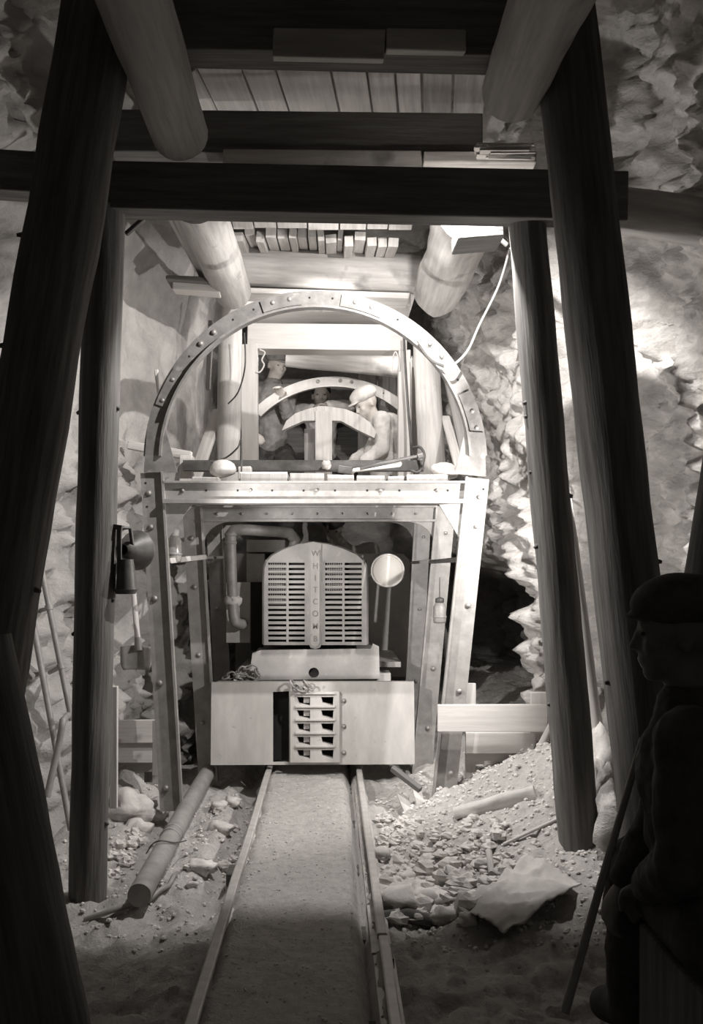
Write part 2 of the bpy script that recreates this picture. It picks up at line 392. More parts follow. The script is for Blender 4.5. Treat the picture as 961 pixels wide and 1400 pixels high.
# heading frame behind the arch
hbeam('cap_timber', 'white squared cap timber across the heading, seen through the arch', 338, 459, 556, 461, 6.6, 36, .18, 'white_wood')
t = MB(); t.box(((W(445, 430, 6.9).x), 7.0, W(0, 414, 6.9).z), (1.3, .9, .03)); tag(t.build('roof_sheet', M['white_wood']), 'pale smooth roof sheet above the white cap timber', 'board')
log('roof_bar', 'grey split log below the white cap timber', 'log', W(392, 484, 7.2), W(556, 500, 7.2), .10, .095, 'log', 17, .05)
hbeam('heading_post', '', 0, 0, 1, 1, 5, 1, 1) if False else None
def vpost(name, label, x0, x1, y0, y1, Y, depth, m, bev=.005):
    t = MB(); t.box2(W(x0, y0, Y), W(x1, y1, Y)+Vector((0, depth, 0)), .004); return tag(t.build(name, M[m], None, bev), label, 'post')
vpost('squared_post', 'white squared post at the left of the heading', 330, 352, 470, 683, 6.6, .12, 'white_wood')
vpost('squared_post', 'white squared post at the right of the heading', 545, 561, 478, 683, 6.6, .12, 'white_wood')
vpost('squared_post', 'narrow grey squared post beside the right white post', 563, 572, 486, 683, 6.75, .1, 'plank')
log('round_post', 'round peeled post left of the white posts inside the arch', 'post', W(316, 425, 6.2), W(311, 672, 6.2), .078, .082, 'log', 18, .04)
log('round_post', 'round peeled post with a slanting top at the right inside the arch', 'post', W(582, 470, 6.2), W(592, 672, 6.2), .085, .095, 'log', 19, .05)
beam('side_plank', 'upright short grey plank between left wall and round peeled post', 'plank', W(289, 440, 6.45), W(284, 532, 6.45), .09, .03, 'greyboard')
beam('side_plank', 'slanting pale plank propped left of the round peeled post', 'plank', W(299, 560, 6.35), W(266, 655, 6.0), .09, .025, 'plank')
beam('side_plank', 'pale wedge-shaped plank leaning right of the slant-topped post', 'plank', W(609, 570, 6.2), W(628, 640, 5.8), .06, .025, 'plank')
beam('side_plank', 'grey plank standing against the wall above the right arch foot', 'plank', W(617, 520, 6.4), W(640, 630, 6.3), .10, .03, 'greyboard', .5)
beam('side_plank', 'narrow plank at the left wall crossing behind the arch foot', 'plank', W(174, 608, 5.4), W(262, 624, 5.4), .035, .05, 'plank')
beam('side_plank', 'splinter-ended stick standing beside the upper left of the arch', 'plank', W(214, 505, 5.0), W(218, 545, 5.0), .03, .02, 'plank')

# ------------------------------------------------------------------ steel rib sets
def section_sweep(t, pts, side, Y, w, wd=.012, d=.036, D=.05, tf=.012):
    """pts run along the inner edge (x,z); the web faces the camera, the outer flange points back"""
    sec = [(0, -d), (tf, -d), (tf, 0), (w, 0), (w, D), (w-tf, D), (w-tf, wd), (0, wd)]
    n = len(pts); vs = []; m = len(sec)
    for i in range(n):
        a = Vector(pts[max(i-1, 0)]); b = Vector(pts[min(i+1, n-1)]); d_ = (b-a).normalized(); nr = Vector((-d_.y, d_.x))*side
        for s_, y in sec: p = Vector(pts[i])+nr*s_; vs.append((p.x, Y+y, p.y))
    fs = [(i*m+k, i*m+(k+1) % m, (i+1)*m+(k+1) % m, (i+1)*m+k) for i in range(n-1) for k in range(m)]
    fs += [tuple(reversed(range(m))), tuple((n-1)*m+k for k in range(m))]
    t.add(vs, fs)
def bolt_on(parent, x, z, Y, r=.014):
    t = MB(); t.lathe([(0, 0), (r, 0), (r*.95, -.010), (r*.5, -.016), (0, -.017)], (x, Y, z), (0, 1, 0), 8, True)
    t.tube([(x, Y-.004, z), (x, Y+.002, z)], r*1.25, 12); return t.build('bolt', M['bolt'], parent)
def hole_on(parent, x, z, Y, r=.006):
    t = MB(); t.tube([(x, Y-.0015, z), (x, Y+.01, z)], r, 8); return t.build('bolt_hole', M['hollow'], parent)
# first set
Y1 = 4.9
S1 = thing('steel_support_set', 'nearest steel rib set, with bolted legs, crossbeam and tall round arch', 'steel support', (-.09, Y1, 0))
def px2(x, y, Y): p = W(x, y, Y); return (p.x, p.z)
def leg(S, x0, y0, x1, y1, Y, side, w, bolts, holes=()):
    t = MB(); a = px2(x0, y0, Y); b = px2(x1, y1, Y)
    section_sweep(t, [a, b], side, Y, w, d=.027)
    o = t.build('leg', M['steel'], S)
    av, bv = Vector(a), Vector(b); dd = (bv-av).normalized(); nr = Vector((-dd.y, dd.x))*side
    for f in bolts: p = av.lerp(bv, f)+nr*w*.68; bolt_on(o, p.x, p.y, Y)
    for f in holes: p = av.lerp(bv, f)+nr*w*.8; hole_on(o, p.x, p.y, Y)
    return o
leg(S1, 224, 645, 251, 1108, Y1, -1, .125, (.06, .16, .37, .62, .93), (.03, .1))
leg(S1, 636, 652, 587, 1120, Y1, 1, .128, (.055, .14, .37, .62, .86, .95), (.03,))
def arch(S, cx, cy, Ro, Ri, a0, a1, Y, name='arch', n=60, m='steel', seam=(), bolts=(), holes=(), d=.036):
    c = W(cx, cy, Y); t = MB()
    pts = [(c.x+Ri*math.cos(a0+(a1-a0)*i/n), c.z+Ri*math.sin(a0+(a1-a0)*i/n)) for i in range(n+1)]
    section_sweep(t, pts, -1, Y, Ro-Ri, d=d)
    o = t.build(name, M[m], S)
    rm = lerp(Ri, Ro, .62)
    for ad in bolts: a = math.radians(ad); bolt_on(o, c.x+rm*math.cos(a), c.z+rm*math.sin(a), Y)
    for ad in holes: a = math.radians(ad); hole_on(o, c.x+rm*math.cos(a), c.z+rm*math.sin(a), Y)
    return o, c
k1 = Y1/F
A1, ac = arch(S1, 431, 632, 235*k1, 209*k1, math.radians(2), math.radians(178), Y1, m='rib_steel', d=.046, bolts=(12, 18, 70, 76, 99, 105, 150, 158, 40, 46, 128, 134), holes=(30, 60, 84, 92, 112, 120, 140, 168))
# splice plates with square ends
for a0, a1 in ((8, 25), (66, 81), (95, 109), (146, 160)):
    t = MB(); n = 8; R0 = 212*k1; R1 = 232*k1; o_ = []
    for i in range(n+1): a = math.radians(lerp(a0, a1, i/n)); o_.append((ac.x+R1*math.cos(a), ac.z+R1*math.sin(a)))
    for i in range(n, -1, -1): a = math.radians(lerp(a0, a1, i/n)); o_.append((ac.x+(R0+.014)*math.cos(a), ac.z+(R0+.014)*math.sin(a)))
    t.prism(o_, Y1-.009, Y1); t.build('splice_plate', M['rib_steel'], A1)
def plate(S, pts, Y, th=.012, name='gusset_plate', m='steel'):
    t = MB(); t.prism([px2(x, y, Y) for x, y in pts], Y-th, Y); return t.build(name, M[m], S)
plate(S1, [(202, 580), (224, 578), (243, 646), (197, 646)], Y1-.012, m='rib_steel')
plate(S1, [(635, 590), (662, 592), (664, 652), (621, 648)], Y1-.012, m='rib_steel')
# crossbeam channel
def crossbeam(S, x0, x1, y0, y1, Y, tilt=0, bolts=(), holes=(), name='crossbeam'):
    a = W(x0, y0, Y); b = W(x1, y1, Y); t = MB(); h = a.z-b.z
    t.box2((a.x, Y, a.z), (b.x, Y+.012, b.z)); t.box2((a.x, Y-.03, a.z), (b.x, Y, a.z-.012)); t.box2((a.x, Y-.045, b.z+.014), (b.x, Y, b.z))
    o = t.build(name, M['steel'], S, .002)
    for x in bolts: bolt_on(o, W(x, 0, Y).x, a.z-h*.42, Y, .009)
    for x in holes: hole_on(o, W(x, 0, Y).x, a.z-h*.42, Y, .006)
    return o
crossbeam(S1, 224, 636, 658, 688, Y1, bolts=(250, 342, 432, 520, 598), holes=(282, 325, 372, 415, 458, 502, 546, 612))
t = MB(); t.box2((W(224, 0, Y1).x, Y1-.05, W(0, 683, Y1).z), (W(636, 0, Y1).x, Y1+.08, W(0, 689, Y1).z)); t.build('bottom_flange', M['steel'], S1, .002)
for sx, x0, x1 in ((-1, 226, 262), (1, 632, 600)):
    plate(S1, [(x0, 688), (x1, 690), (x0 + (3 if sx < 0 else -3), 738)] if sx < 0 else [(x0, 688), (x0-3, 738), (x1, 690)], Y1, name='knee_plate')
# second and third sets (legs and crossbeams only, their arches not yet raised)
def lower_set(Y, label, xl0, xl1, xr0, xr1, ztop, zb, w, bolts_l, bolts_r):
    S = thing('steel_support_set', label, 'steel support', (-.09, Y, 0), None)
    zz = (ztop, 0.0)
    for (x0, x1, side, bl) in ((xl0, xl1, -1, bolts_l), (xr0, xr1, 1, bolts_r)):
        t = MB(); section_sweep(t, [(x0, ztop), (x1, -.02)], side, Y, w, d=.03); o = t.build('leg', M['steel'], S)
        for f in bl: x = lerp(x0, x1, f)+side*w*.62; bolt_on(o, x, lerp(ztop, 0, f), Y)
    t = MB(); t.box2((xl0, Y, ztop), (xr0, Y+.012, zb)); t.box2((xl0, Y-.04, zb+.014), (xr0, Y, zb)); t.box2((xl0, Y-.04, ztop), (xr0, Y, ztop-.012))
    o = t.build('crossbeam', M['steel'], S)
    for i in range(9): bolt_on(o, lerp(xl0, xr0, (i+.6)/9.4), (ztop+zb)/2, Y, .008)
    for s_, x0 in ((1, xl0), (-1, xr0)):
        t = MB(); o_ = [(x0, zb)]+[(x0+s_*.17*(1-math.sin(a)), zb-.17*(1-math.cos(a))) for a in [i*math.pi/12 for i in range(7)]]
        t.prism(o_, Y+.001, Y+.014); t.build('knee_plate', M['steel'], S)
    return S
lower_set(5.75, 'middle steel rib set, legs flanking the locomotive front', -.80, -.70, .655, .50, 1.69, 1.59, .125, (.12, .3, .55, .8), (.1, .35, .6, .82))
lower_set(6.5, 'farthest steel rib set, its legs beside the locomotive hood', -.76, -.68, .59, .50, 1.69, 1.625, .12, (.1, .4, .7), (.1, .4, .7))
# rib held up in the heading, and timber centring
AR = thing('arch_rib', 'pale curved arch rib held up by the workers in the heading', 'arch rib', W(455, 517, 7.4))
arch(AR, 455, 668, .9, .815, math.radians(41), math.radians(135), 7.4, 'rib', 30, 'paint_light', bolts=(98, 86, 80), holes=(120, 62), d=.03)
AC = thing('arch_centring', 'low wooden arch centring on a broad central post in the heading', 'arch form', W(443, 630, 7.0))
def curved(x0, xa, xb, x1):
    pass
Yc = 7.0
plate(AC, [(386, 591), (392, 578), (404, 568), (420, 562), (437, 558), (443, 558), (443, 577), (415, 578)], Yc+.05, .09, 'curved_rib', 'plank')
plate(AC, [(443, 577), (443, 558), (452, 559), (472, 562), (490, 569), (505, 580), (514, 593), (511, 601), (488, 590), (466, 578)], Yc+.05, .09, 'curved_rib', 'plank')
t = MB(); t.box2(W(431, 562, Yc-.06), W(454, 662, Yc-.06)+Vector((0, .06, 0))); t.build('centre_post', M['plank'], AC, .004)
vpost('short_board', 'short upright grey board left of the centring post', 416, 430, 586, 690, 7.25, .03, 'greyboard')
hbeam('backing_board', 'dark backing timber behind the heading workers', 350, 600, 560, 600, 8.3, 80, .1, 'beam', 'timber')
# back cribbing planks beyond the rib
for x0, x1, y0, y1, lb in ((489, 516, 505, 545, 'broad'), (517, 533, 512, 540, 'narrow'), (532, 549, 515, 560, 'rightmost')):
    t = MB(); t.box2(W(x0, y0, 7.9), W(x1, 697, 7.9)+Vector((0, .04, 0)), .01); tag(t.build('upright_plank', M['greyboard'], None, .003), f'{lb} grey upright plank behind the arch rib at the right of the heading', 'plank')

# ------------------------------------------------------------------ working platform on the crossbeam
pl = [(262, 300, 652), (328, 394, 645), (396, 444, 646), (447, 485, 649), (488, 527, 650), (530, 553, 651), (556, 614, 648)]
nm = ['left end of the platform', 'left of the small gap', 'below the dark bar centre', 'right of centre, narrow', 'under the tools', 'short, beside the tools', 'beside the right stone']
for (x0, x1, y), n_ in zip(pl, nm):
    t = MB(); t.box2(W(x0, y, 4.98), W(x1-1, 664, 4.98)+Vector((0, 2.45, 0)), .003)
    tag(t.build('platform_plank', M['plank'], None, .004), f'pale platform plank end on the nearest crossbeam, {n_}', 'plank', 'platform planks')
t = MB(); t.box2(W(250, 629, 5.3), W(580, 640, 5.3)+Vector((0, .05, 0))); t.box2(W(250, 640, 5.3)+Vector((0,0,0)), W(580, 643, 5.3)+Vector((0, .09, 0)))
tag(t.build('steel_bar', M['steel_dark']), 'long dark steel bar lying across the platform', 'bar')
def rockobj(name, label, cat, c, r, m='stone', seed=0, jit=.28, seg=14, rings=9, group=None, facet=False, R=None):
    t = MB(); t.ell(c, r, R, seg, rings, jit, seed, facet); return tag(t.build(name, M[m]), label, cat, group)
for x0, x1, y0, y1, lb, Yk in ((325, 343, 637, 656, 'tall white block standing at the left of the platform', 5.15), (245, 262, 622, 662, 'white block at the left end of the dark bar', 5.35)):
    t = MB(); t.box2(W(x0, y0, Yk), W(x1, y1, Yk)+Vector((0, .1, 0)), .004); tag(t.build('support_block', M['white_wood'], None, .004), lb, 'wood block')
rockobj('stone', 'rounded pale stone on the left of the platform', 'stone', W(304, 641, 5.1), (.072, .06, .052), seed=3, jit=.12)
rockobj('stone', 'blocky pale stone on the right end of the platform', 'stone', W(606, 645, 5.1), (.075, .06, .055), seed=5, jit=.2)
TO = thing('hammer', 'long-handled hammer lying on the right of the platform', 'tool', W(515, 640, 5.05))
t = MB(); t.tube([W(476, 644, 5.05), W(542, 635, 5.05)], [.011, .016], 10, sub=4, rough=.1, seed=1); t.ell(W(544, 634, 5.05), (.022, .02, .02)); t.build('handle', M['plank'], TO)
t = MB(); t.bar(W(462, 641, 5.05), W(482, 644, 5.05), .04, .04); t.build('head', M['steel_dark'], TO, .004)
DR = thing('drill_steel', 'dark drill steel resting across the tools on the platform', 'tool', W(535, 632, 5.02))
t = MB(); t.tube([W(492, 641, 5.0), W(520, 634, 5.0), W(573, 623, 5.05)], [.008, .013, .008], 8, sub=3); t.build('shaft', M['steel_dark'], DR)
t = MB(); t.tube([W(571, 624, 5.05), W(578, 622, 5.05)], .02, 10); t.build('collar', M['steel_dark'], DR)
rockobj('valve_knob', 'small pale knob sitting on the middle of the dark bar', 'fitting', W(446, 635, 5.25), (.028, .025, .026), 'paint_light', 9, .25)
def cable(name, label, pts, r, m='rubber', cat='cable', sub=8):
    P = [Vector(p) for p in pts]; out = []
    for i in range(len(P)-1):
        p0 = P[max(i-1, 0)]; p1 = P[i]; p2 = P[i+1]; p3 = P[min(i+2, len(P)-1)]
        for k in range(sub):
            u = k/sub; out.append(.5*((2*p1)+(-p0+p2)*u+(2*p0-5*p1+4*p2-p3)*u*u+(-p0+3*p1-3*p2+p3)*u**3))
    out.append(P[-1]); t = MB(); t.tube(out, r, 8)
    return tag(t.build(name, M[m]), label, cat)
cable('air_hose', 'thin pale hose sweeping down the right rock wall to the arch', [W(697, 340, 4.6), W(682, 390, 4.8), W(655, 445, 4.85), W(640, 478, 4.85), W(622, 497, 4.8), W(607, 501, 4.82)], .0065, 'log', 'hose')
cable('power_cable', 'dark cable looped over the right shoulder of the arch', [W(607, 501, 4.82), W(588, 492, 4.83), W(574, 474, 4.84), W(566, 462, 5.0)], .007)
cable('power_cable', 'dark cable hanging down the right white post to the platform', [W(552, 455, 6.4), W(554, 500, 6.35), W(558, 560, 6.3), W(562, 610, 6.0), W(563, 642, 5.6)], .009)
cable('power_cable', 'dark cable dropping over the planks at the right of the platform', [W(565, 612, 5.3), W(575, 612, 5.2), W(580, 625, 5.15), W(572, 645, 5.1), W(562, 643, 5.1)], .008)
cable('power_cable', 'thin dark cable sagging on the left round peeled post', [W(334, 455, 5.9), W(335, 500, 5.9), W(326, 535, 5.9), W(312, 552, 5.95)], .005)
cable('power_cable', 'thin dark cable looping beside the stone on the platform', [W(330, 655, 5.05), W(330, 603, 5.2), W(325, 612, 5.2), W(310, 625, 5.3), W(290, 632, 5.3)], .005)
for x, lb in ((357, 'left'), (540, 'right')):
    pts = [(x-2, 478), (x+5, 482), (x+1, 492), (x+4, 499), (x-1, 508), (x-7, 509)] if lb == 'left' else [(x-4, 508), (x-3, 490), (x+1, 481), (x+5, 492), (x+6, 507)]
    cable('lamp_wire', f'bent white wire loop hanging at the {lb} upper corner of the heading', [W(a, b, 6.594) for a, b in pts], .006, 'white_wood', 'wire')

# ------------------------------------------------------------------ locomotive
LX = -.109
LO = thing('locomotive', 'small mine locomotive with slotted radiator grille and wide flat front beam', 'locomotive', (LX, 5.6, 0))
YB = 5.6
def pb(x, y): p = W(x, y, YB); return (p.x, p.z)
t = MB()
outer = [pb(289, 933), pb(566, 932), pb(567, 1045), pb(288, 1046)]
hole1 = [pb(373, 946), pb(373, 1043), pb(395, 1042), pb(395, 945)]
hole2 = [pb(400, 947), pb(400, 1040), pb(461, 1040), pb(461, 947)]
t.prism(outer, YB, YB+.03, [hole1, hole2])
fb = t.build('front_beam', M['paint_light'], LO, .003)
t = MB(); t.box2((pb(289, 0)[0], YB+.03, pb(0, 934)[1]), (pb(566, 0)[0], YB+.12, pb(0, 944)[1]))
t.box2((pb(289, 0)[0], YB+.03, pb(0, 934)[1]), (pb(295, 0)[0], YB+.12, pb(0, 1045)[1])); t.box2((pb(560, 0)[0], YB+.03, pb(0, 934)[1]), (pb(566, 0)[0], YB+.12, pb(0, 1045)[1]))
t.build('beam_box', M['paint'], LO, .003)
t = MB(); t.box2((pb(296, 0)[0], YB+.10, pb(0, 946)[1]), (pb(559, 0)[0], YB+.115, pb(0, 1044)[1])); t.build('inner_plate', M['hollow'], LO)  # black backing paints the shade inside the beam openings
# coupler pocket with stepped slots
cp = MB()
cp.prism([pb(397, 945), pb(464, 945), pb(464, 1041), pb(397, 1041)], YB-.03, YB+.03,
         [[pb(406, y), pb(409, y+9), pb(424, y+12), pb(424, y)] for y in (952, 970, 988, 1006, 1024)] +
         [[pb(439, y), pb(441, y+8), pb(455, y+12), pb(456, y)] for y in (952, 970, 988, 1006, 1024)])
cpo = cp.build('coupler_pocket', M['paint_light'], LO, .002)
t = MB()
for y in (952, 970, 988, 1006, 1024):
    a = pb(415, y+1); b = pb(423, y+9); t.box2((a[0], YB+.0, a[1]), (b[0], YB+.02, b[1]))
    a = pb(404, y-4); b = pb(458, y-6.5); t.box2((a[0], YB-.045, a[1]), (b[0], YB-.03, b[1]))
t.build('pocket_ribs', M['paint_light'], cpo, .001)
for y in (958, 993, 1029): bolt_on(fb, pb(466+4, 0)[0], pb(0, y)[1], YB, .012)
# pedestal
Yp = 5.82
def pp(x, y): p = W(x, y, Yp); return (p.x, p.z)
cir = [(pp(429, 0)[0]+.033*math.cos(a*math.pi/10), pp(0, 920)[1]+.033*math.sin(a*math.pi/10)) for a in range(20)]
t = MB(); t.prism([pp(345, 893), pp(356, 889), pp(507, 887), pp(510, 880), pp(518, 884), pp(519, 928), pp(340, 930)], Yp, Yp+.03, [cir])
t.build('pedestal', M['paint'], LO, .003)
t = MB(); t.box2((pp(346, 0)[0], Yp+.03, pp(0, 894)[1]), (pp(517, 0)[0], 7.3, pp(0, 930)[1])); t.box2((pp(318, 0)[0], Yp+.05, pp(0, 922)[1]), (pp(535, 0)[0], 8.2, pp(0, 934)[1]))
t.build('frame', M['paint'], LO, .003)
t = MB(); t.box2((cir[10][0]-.004, Yp+.024, cir[15][1]-.004), (cir[0][0]+.004, Yp+.028, cir[5][1]+.004)); t.build('pin_hole_shade', M['hollow'], LO)  # dark plate behind the opening paints the shade in the hole
# hood shell
Yh = 5.92
def ph(x, y): p = W(x, y, Yh); return (p.x, p.z)
def outline(s=0.0, z=0.0):
    c = [(358, 880), (358, 800), (359, 775), (362, 766), (370, 758), (385, 750), (405, 743), (428, 739.5), (452, 743), (472, 749), (490, 757), (499, 765), (503, 776), (504, 800), (504, 880)]
    return [(ph(431+(x-431)*(1+s), 0)[0], ph(0, y)[1]-z) for x, y in c]
front = outline(); n = len(front)
t = MB()
wl = [ph(364, 769), ph(364, 879), ph(419, 879), ph(419, 767)]; wr = [ph(442, 767), ph(442, 879), ph(497, 879), ph(497, 769)]
inset = outline(-.04, .008)
t.prism(inset, Yh-.012, Yh+.02, [wl, wr])
rings_ = [(inset, Yh-.012), (outline(-.01, .002), Yh-.004), (front, Yh+.02), (front, 6.88)]
vs = []; fs = []
for o_, y in rings_: vs += [(p[0], y+(.12*(p[1]-1.25) if y < 7 and p[1] > 1.25 else 0), p[1]) for p in o_]
for i in range(3):
    for k in range(n-1): fs.append((i*n+k, i*n+k+1, (i+1)*n+k+1, (i+1)*n+k))
t.add(vs, fs, None, True)
hood = t.build('hood', M['paint'], LO)
t = MB(); t.box2((ph(361, 0)[0], Yh+.06, ph(0, 766)[1]), (ph(501, 0)[0], Yh+.07, ph(0, 882)[1])); t.build('radiator_core', M['hollow'], LO)  # black sheet paints the darkness behind the grille slots
for x0, x1, xm in ((364, 419, 393), (442, 497, 469.5)):
    t = MB(); a = ph(x0, 768); b = ph(x1, 880)
    rows = 16; 
    for i in range(rows+1):
        y = 767.5+i*7.0; p = ph(x0, y-1.9); q = ph(x1, y+1.9)
        t.box2((p[0], Yh-.004, p[1]), (q[0], Yh+.02, q[1]))
    for x in (x0+.9, xm, x1-.9):
        w_ = 1.6; p = ph(x-w_, 766); q = ph(x+w_, 880); t.box2((p[0], Yh-.006, p[1]), (q[0], Yh+.022, q[1]))
    gr = t.build('grille', M['paint'], LO, .001)
# fine mesh screen behind part of the grilles
for x0, x1, y0, y1 in ((366, 392, 766, 826), (444, 468, 766, 812)):
    t = MB()
    for i in range(int((x1-x0)/3)+1):
        p = ph(x0+i*3, y0); q = ph(x0+i*3+.7, y1); t.box2((p[0], Yh+.022, p[1]), (q[0], Yh+.026, q[1]))
    for i in range(int((y1-y0)/3)+1):
        p = ph(x0, y0+i*3); q = ph(x1, y0+i*3+.7); t.box2((p[0], Yh+.022, p[1]), (q[0], Yh+.026, q[1]))
    t.build('mesh_screen', M['paint'], LO)
# crest strip and lettering
def crest(w, top, bot, y0, y1):
    pts = [(431-w*1.5 if False else 431-w, top)]
    o_ = [ph(431-w, top), ph(431-w, bot-6), ph(431-w*.75, bot-2), ph(431, bot), ph(431+w*.75, bot-2), ph(431+w, bot-6), ph(431+w, top)]
    q = MB(); q.prism(o_, y0, y1); return q
cr = crest(8.5, 744, 887, Yh-.022, Yh-.004).build('crest', M['paint'], LO, .004)
crest(6.2, 752, 884, Yh-.030, Yh-.021).build('crest_panel', M['paint_light'], cr, .002)
for i, ch in enumerate('WHITCOMB'):
    t = MB()
    cu = bpy.data.curves.new('letter', 'FONT'); cu.body = ch; cu.size = .052; cu.extrude = .003; cu.align_x = 'CENTER'; cu.align_y = 'CENTER'; cu.offset = .0006
    ob = bpy.data.objects.new('letter', cu); COL.objects.link(ob); bpy.context.view_layer.update()
    dg = bpy.context.evaluated_depsgraph_get(); me = bpy.data.meshes.new_from_object(ob.evaluated_get(dg))
    c = ph(431, [757, 774, 790.5, 806.5, 822.5, 839, 856, 873][i])
    vs = [(c[0]+v.co.x*.95, Yh-.032-v.co.z, c[1]+v.co.y) for v in me.vertices]
    t.add(vs, [tuple(p.vertices) for p in me.polygons])
    bpy.data.objects.remove(ob); bpy.data.curves.remove(cu); bpy.data.meshes.remove(me)
    t.build('letter', M['letter'], cr)
# headlamp
hc = W(530, 780, 5.86)
t = MB(); t.lathe([(.0, .16), (.05, .155), (.085, .10), (.104, .02), (.108, 0), (.104, -.01), (.096, -.008), (.094, .006)], hc, (0, 1, 0), 32)
hl = t.build('headlamp', M['paint_light'], LO)
t = MB(); t.lathe([(.095, .0), (.08, -.012), (.05, -.022), (.02, -.027), (0, -.028)], hc, (0, 1, 0), 32); t.build('lens', M['lens'], hl)
t = MB(); t.tube([hc+Vector((-.06, .1, -.02)), hc+Vector((-.14, .12, -.03))], .014, 8); t.build('bracket', M['paint'], hl)
# exhaust pipe
Ye = 5.98
t = MB(); pts = [W(400, 752, 6.15), W(404, 738, 6.15), W(396, 729, 6.12), W(380, 727, 6.08), W(330, 724, Ye), W(320, 725, Ye), W(315.5, 731, Ye), W(315, 742, Ye), W(317, 800, Ye), W(319, 838, Ye), W(321, 850, Ye), W(330, 854, Ye+.05), W(336, 850, Ye+.15)]
t.tube(pts, [.034, .036, .037, .036, .036, .037, .038, .037, .034, .034, .036, .034, .03], 16, sub=3)
ex = t.build('exhaust_pipe', M['steel'], LO)
for y, r in ((742, .042), (731, .04)):
    q = MB(); q.lathe([(.03, -.012), (r, -.01), (r, .01), (.03, .012)], W(315, y, Ye), (0, 0, 1), 18); q.build('pipe_collar', M['steel'], ex)
q = MB(); q.ell(W(319, 821, Ye), (.048, .045, .045), None, 16, 12, .3, 2); q.build('wrapping', M['canvas'], ex)
t = MB(); t.box2(W(309, 796, 6.08), W(342, 879, 6.08)+Vector((0, .02, 0))); t.build('side_plate', M['paint'], LO, .004)
t = MB(); t.box2(W(337, 738, 6.4), W(390, 755, 6.4)+Vector((0, .5, 0))); t.box2(W(337, 757, 6.38), W(362, 796, 6.38)+Vector((0, .5, 0))); t.build('side_box', M['paint'], LO, .005)
t = MB(); t.box2(W(343, 796, 6.3), W(360, 890, 6.3)+Vector((0, .02, 0))); t.build('engine_side', M['hollow'], LO)
# cab bulkhead, seat tub
t = MB(); a = W(322, 757, 6.88); b = W(560, 925, 6.88)
t.prism([(a.x, b.z), (a.x, a.z), (b.x-.05, a.z), (b.x, a.z-.05), (b.x, b.z)], 6.88, 6.91); t.box2((a.x, 6.91, b.z), (a.x+.03, 8.0, a.z-.05)); t.box2((b.x-.03, 6.91, b.z), (b.x, 8.0, a.z-.05))
t.build('cab', M['paint'], LO, .003)
t = MB(); t.box2((LX-.2, 7.35, .62), (LX+.4, 7.75, .92)); t.build('driver_seat', M['work_dark'], LO, .02)
t = MB(); t.box2(W(519, 905, 6.0), W(548, 912, 6.0)+Vector((0, .9, 0))); t.build('running_board', M['paint'], LO)
for yy in (6.25, 7.4):
    for xx in (-.378, .174):
        t = MB(); t.lathe([(0, -.03), (.2, -.03), (.2, .01), (.225, .012), (.225, .03), (0, .03)], (xx, yy, .285), (1 if xx < 0 else -1, 0, 0), 28, False)
        t.build('wheel', M['steel_dark'], LO)
def chain(label, pts, r=.012, ln=.05, name='chain'):
    C = thing(name, label, 'chain', pts[0]); n_ = len(pts)
    for i in range(n_-1):
        a = Vector(pts[i]); b = Vector(pts[i+1]); d = (b-a); L = d.length; q = d.to_track_quat('X', 'Z').to_matrix()@Matrix.Rotation(math.pi/2*(i % 2)+.3, 3, 'X')
        hw = .022; hl_ = L/2+.006; P = []
        for k in range(17):
            an = 2*math.pi*k/16; x = math.cos(an); y = math.sin(an)
            P.append((a+b)/2+q@Vector((hl_*(abs(x)**.7)*(1 if x > 0 else -1), hw*(abs(y)**.8)*(1 if y > 0 else -1), 0)))
        t = MB(); t.tube(P, .0065, 6, False); t.build('link', M['steel'], C)
    return C
chain('loose chain heaped on the left of the locomotive front beam', [W(x, y, 5.78) for x, y in ((305, 928), (312, 925), (320, 922), (328, 919), (334, 914), (342, 912), (350, 916), (354, 923), (347, 928), (338, 926), (330, 929), (322, 927))])
chain('hook chain dangling over the middle of the locomotive front beam', [W(x, y, 5.55) for x, y in ((398, 931), (402, 938), (408, 942), (415, 944), (420, 938), (416, 932))])
cable('coupling_ring', 'thin iron ring hanging at the top of the slotted coupler pocket', [W(424, 934, 5.54), W(429, 935, 5.54), W(430, 940, 5.54), W(426, 944, 5.54), W(422, 941, 5.54)], .005, 'steel', 'ring')

# ------------------------------------------------------------------ people
def ortho(fwd, up=(0, 0, 1)):
    f = Vector(fwd).normalized(); r = f.cross(Vector(up)).normalized(); u = r.cross(f).normalized()
    return Matrix((r, f, u)).transposed()        # local x right, y forward, z up
def fuse(o, vox, sm=2):
    r = o.modifiers.new('fuse', 'REMESH'); r.mode = 'VOXEL'; r.voxel_size = vox; r.use_smooth_shade = True
    s = o.modifiers.new('smooth', 'SMOOTH'); s.factor = .5; s.iterations = sm
def head_mesh(t, c, R, s=1.0, neck=None):
    c = Vector(c)
    def E(p, r): t.ell(c+R@(Vector(p)*s), [v*s for v in r], R, 18, 12)
    E((0, -.005, .02), (.074, .094, .092)); E((0, .028, -.045), (.056, .062, .062)); E((0, .06, -.088), (.026, .024, .02))
    E((0, .072, .022), (.056, .018, .014)); E((0, .089, -.012), (.011, .014, .026)); E((0, .101, -.026), (.014, .013, .010))
    E((0, .082, -.055), (.026, .012, .006)); E((0, .080, -.066), (.022, .011, .007))
    for sx in (-1, 1):
        E((sx*.036, .060, -.022), (.022, .022, .02)); E((sx*.075, -.01, -.012), (.009, .018, .030))
    if neck is not None: t.tube([c+R@(Vector((0, -.01, -.05))*s), neck], [.052*s, .058*s], 14)
def eyes(P, c, R, s=1.0):
    for sx in (-1, 1):
        t = MB(); t.ell(Vector(c)+R@(Vector((sx*.031, .079, .004))*s), (.009*s, .006*s, .0045*s), R, 10, 8); t.build('eye', M['hair'], P)
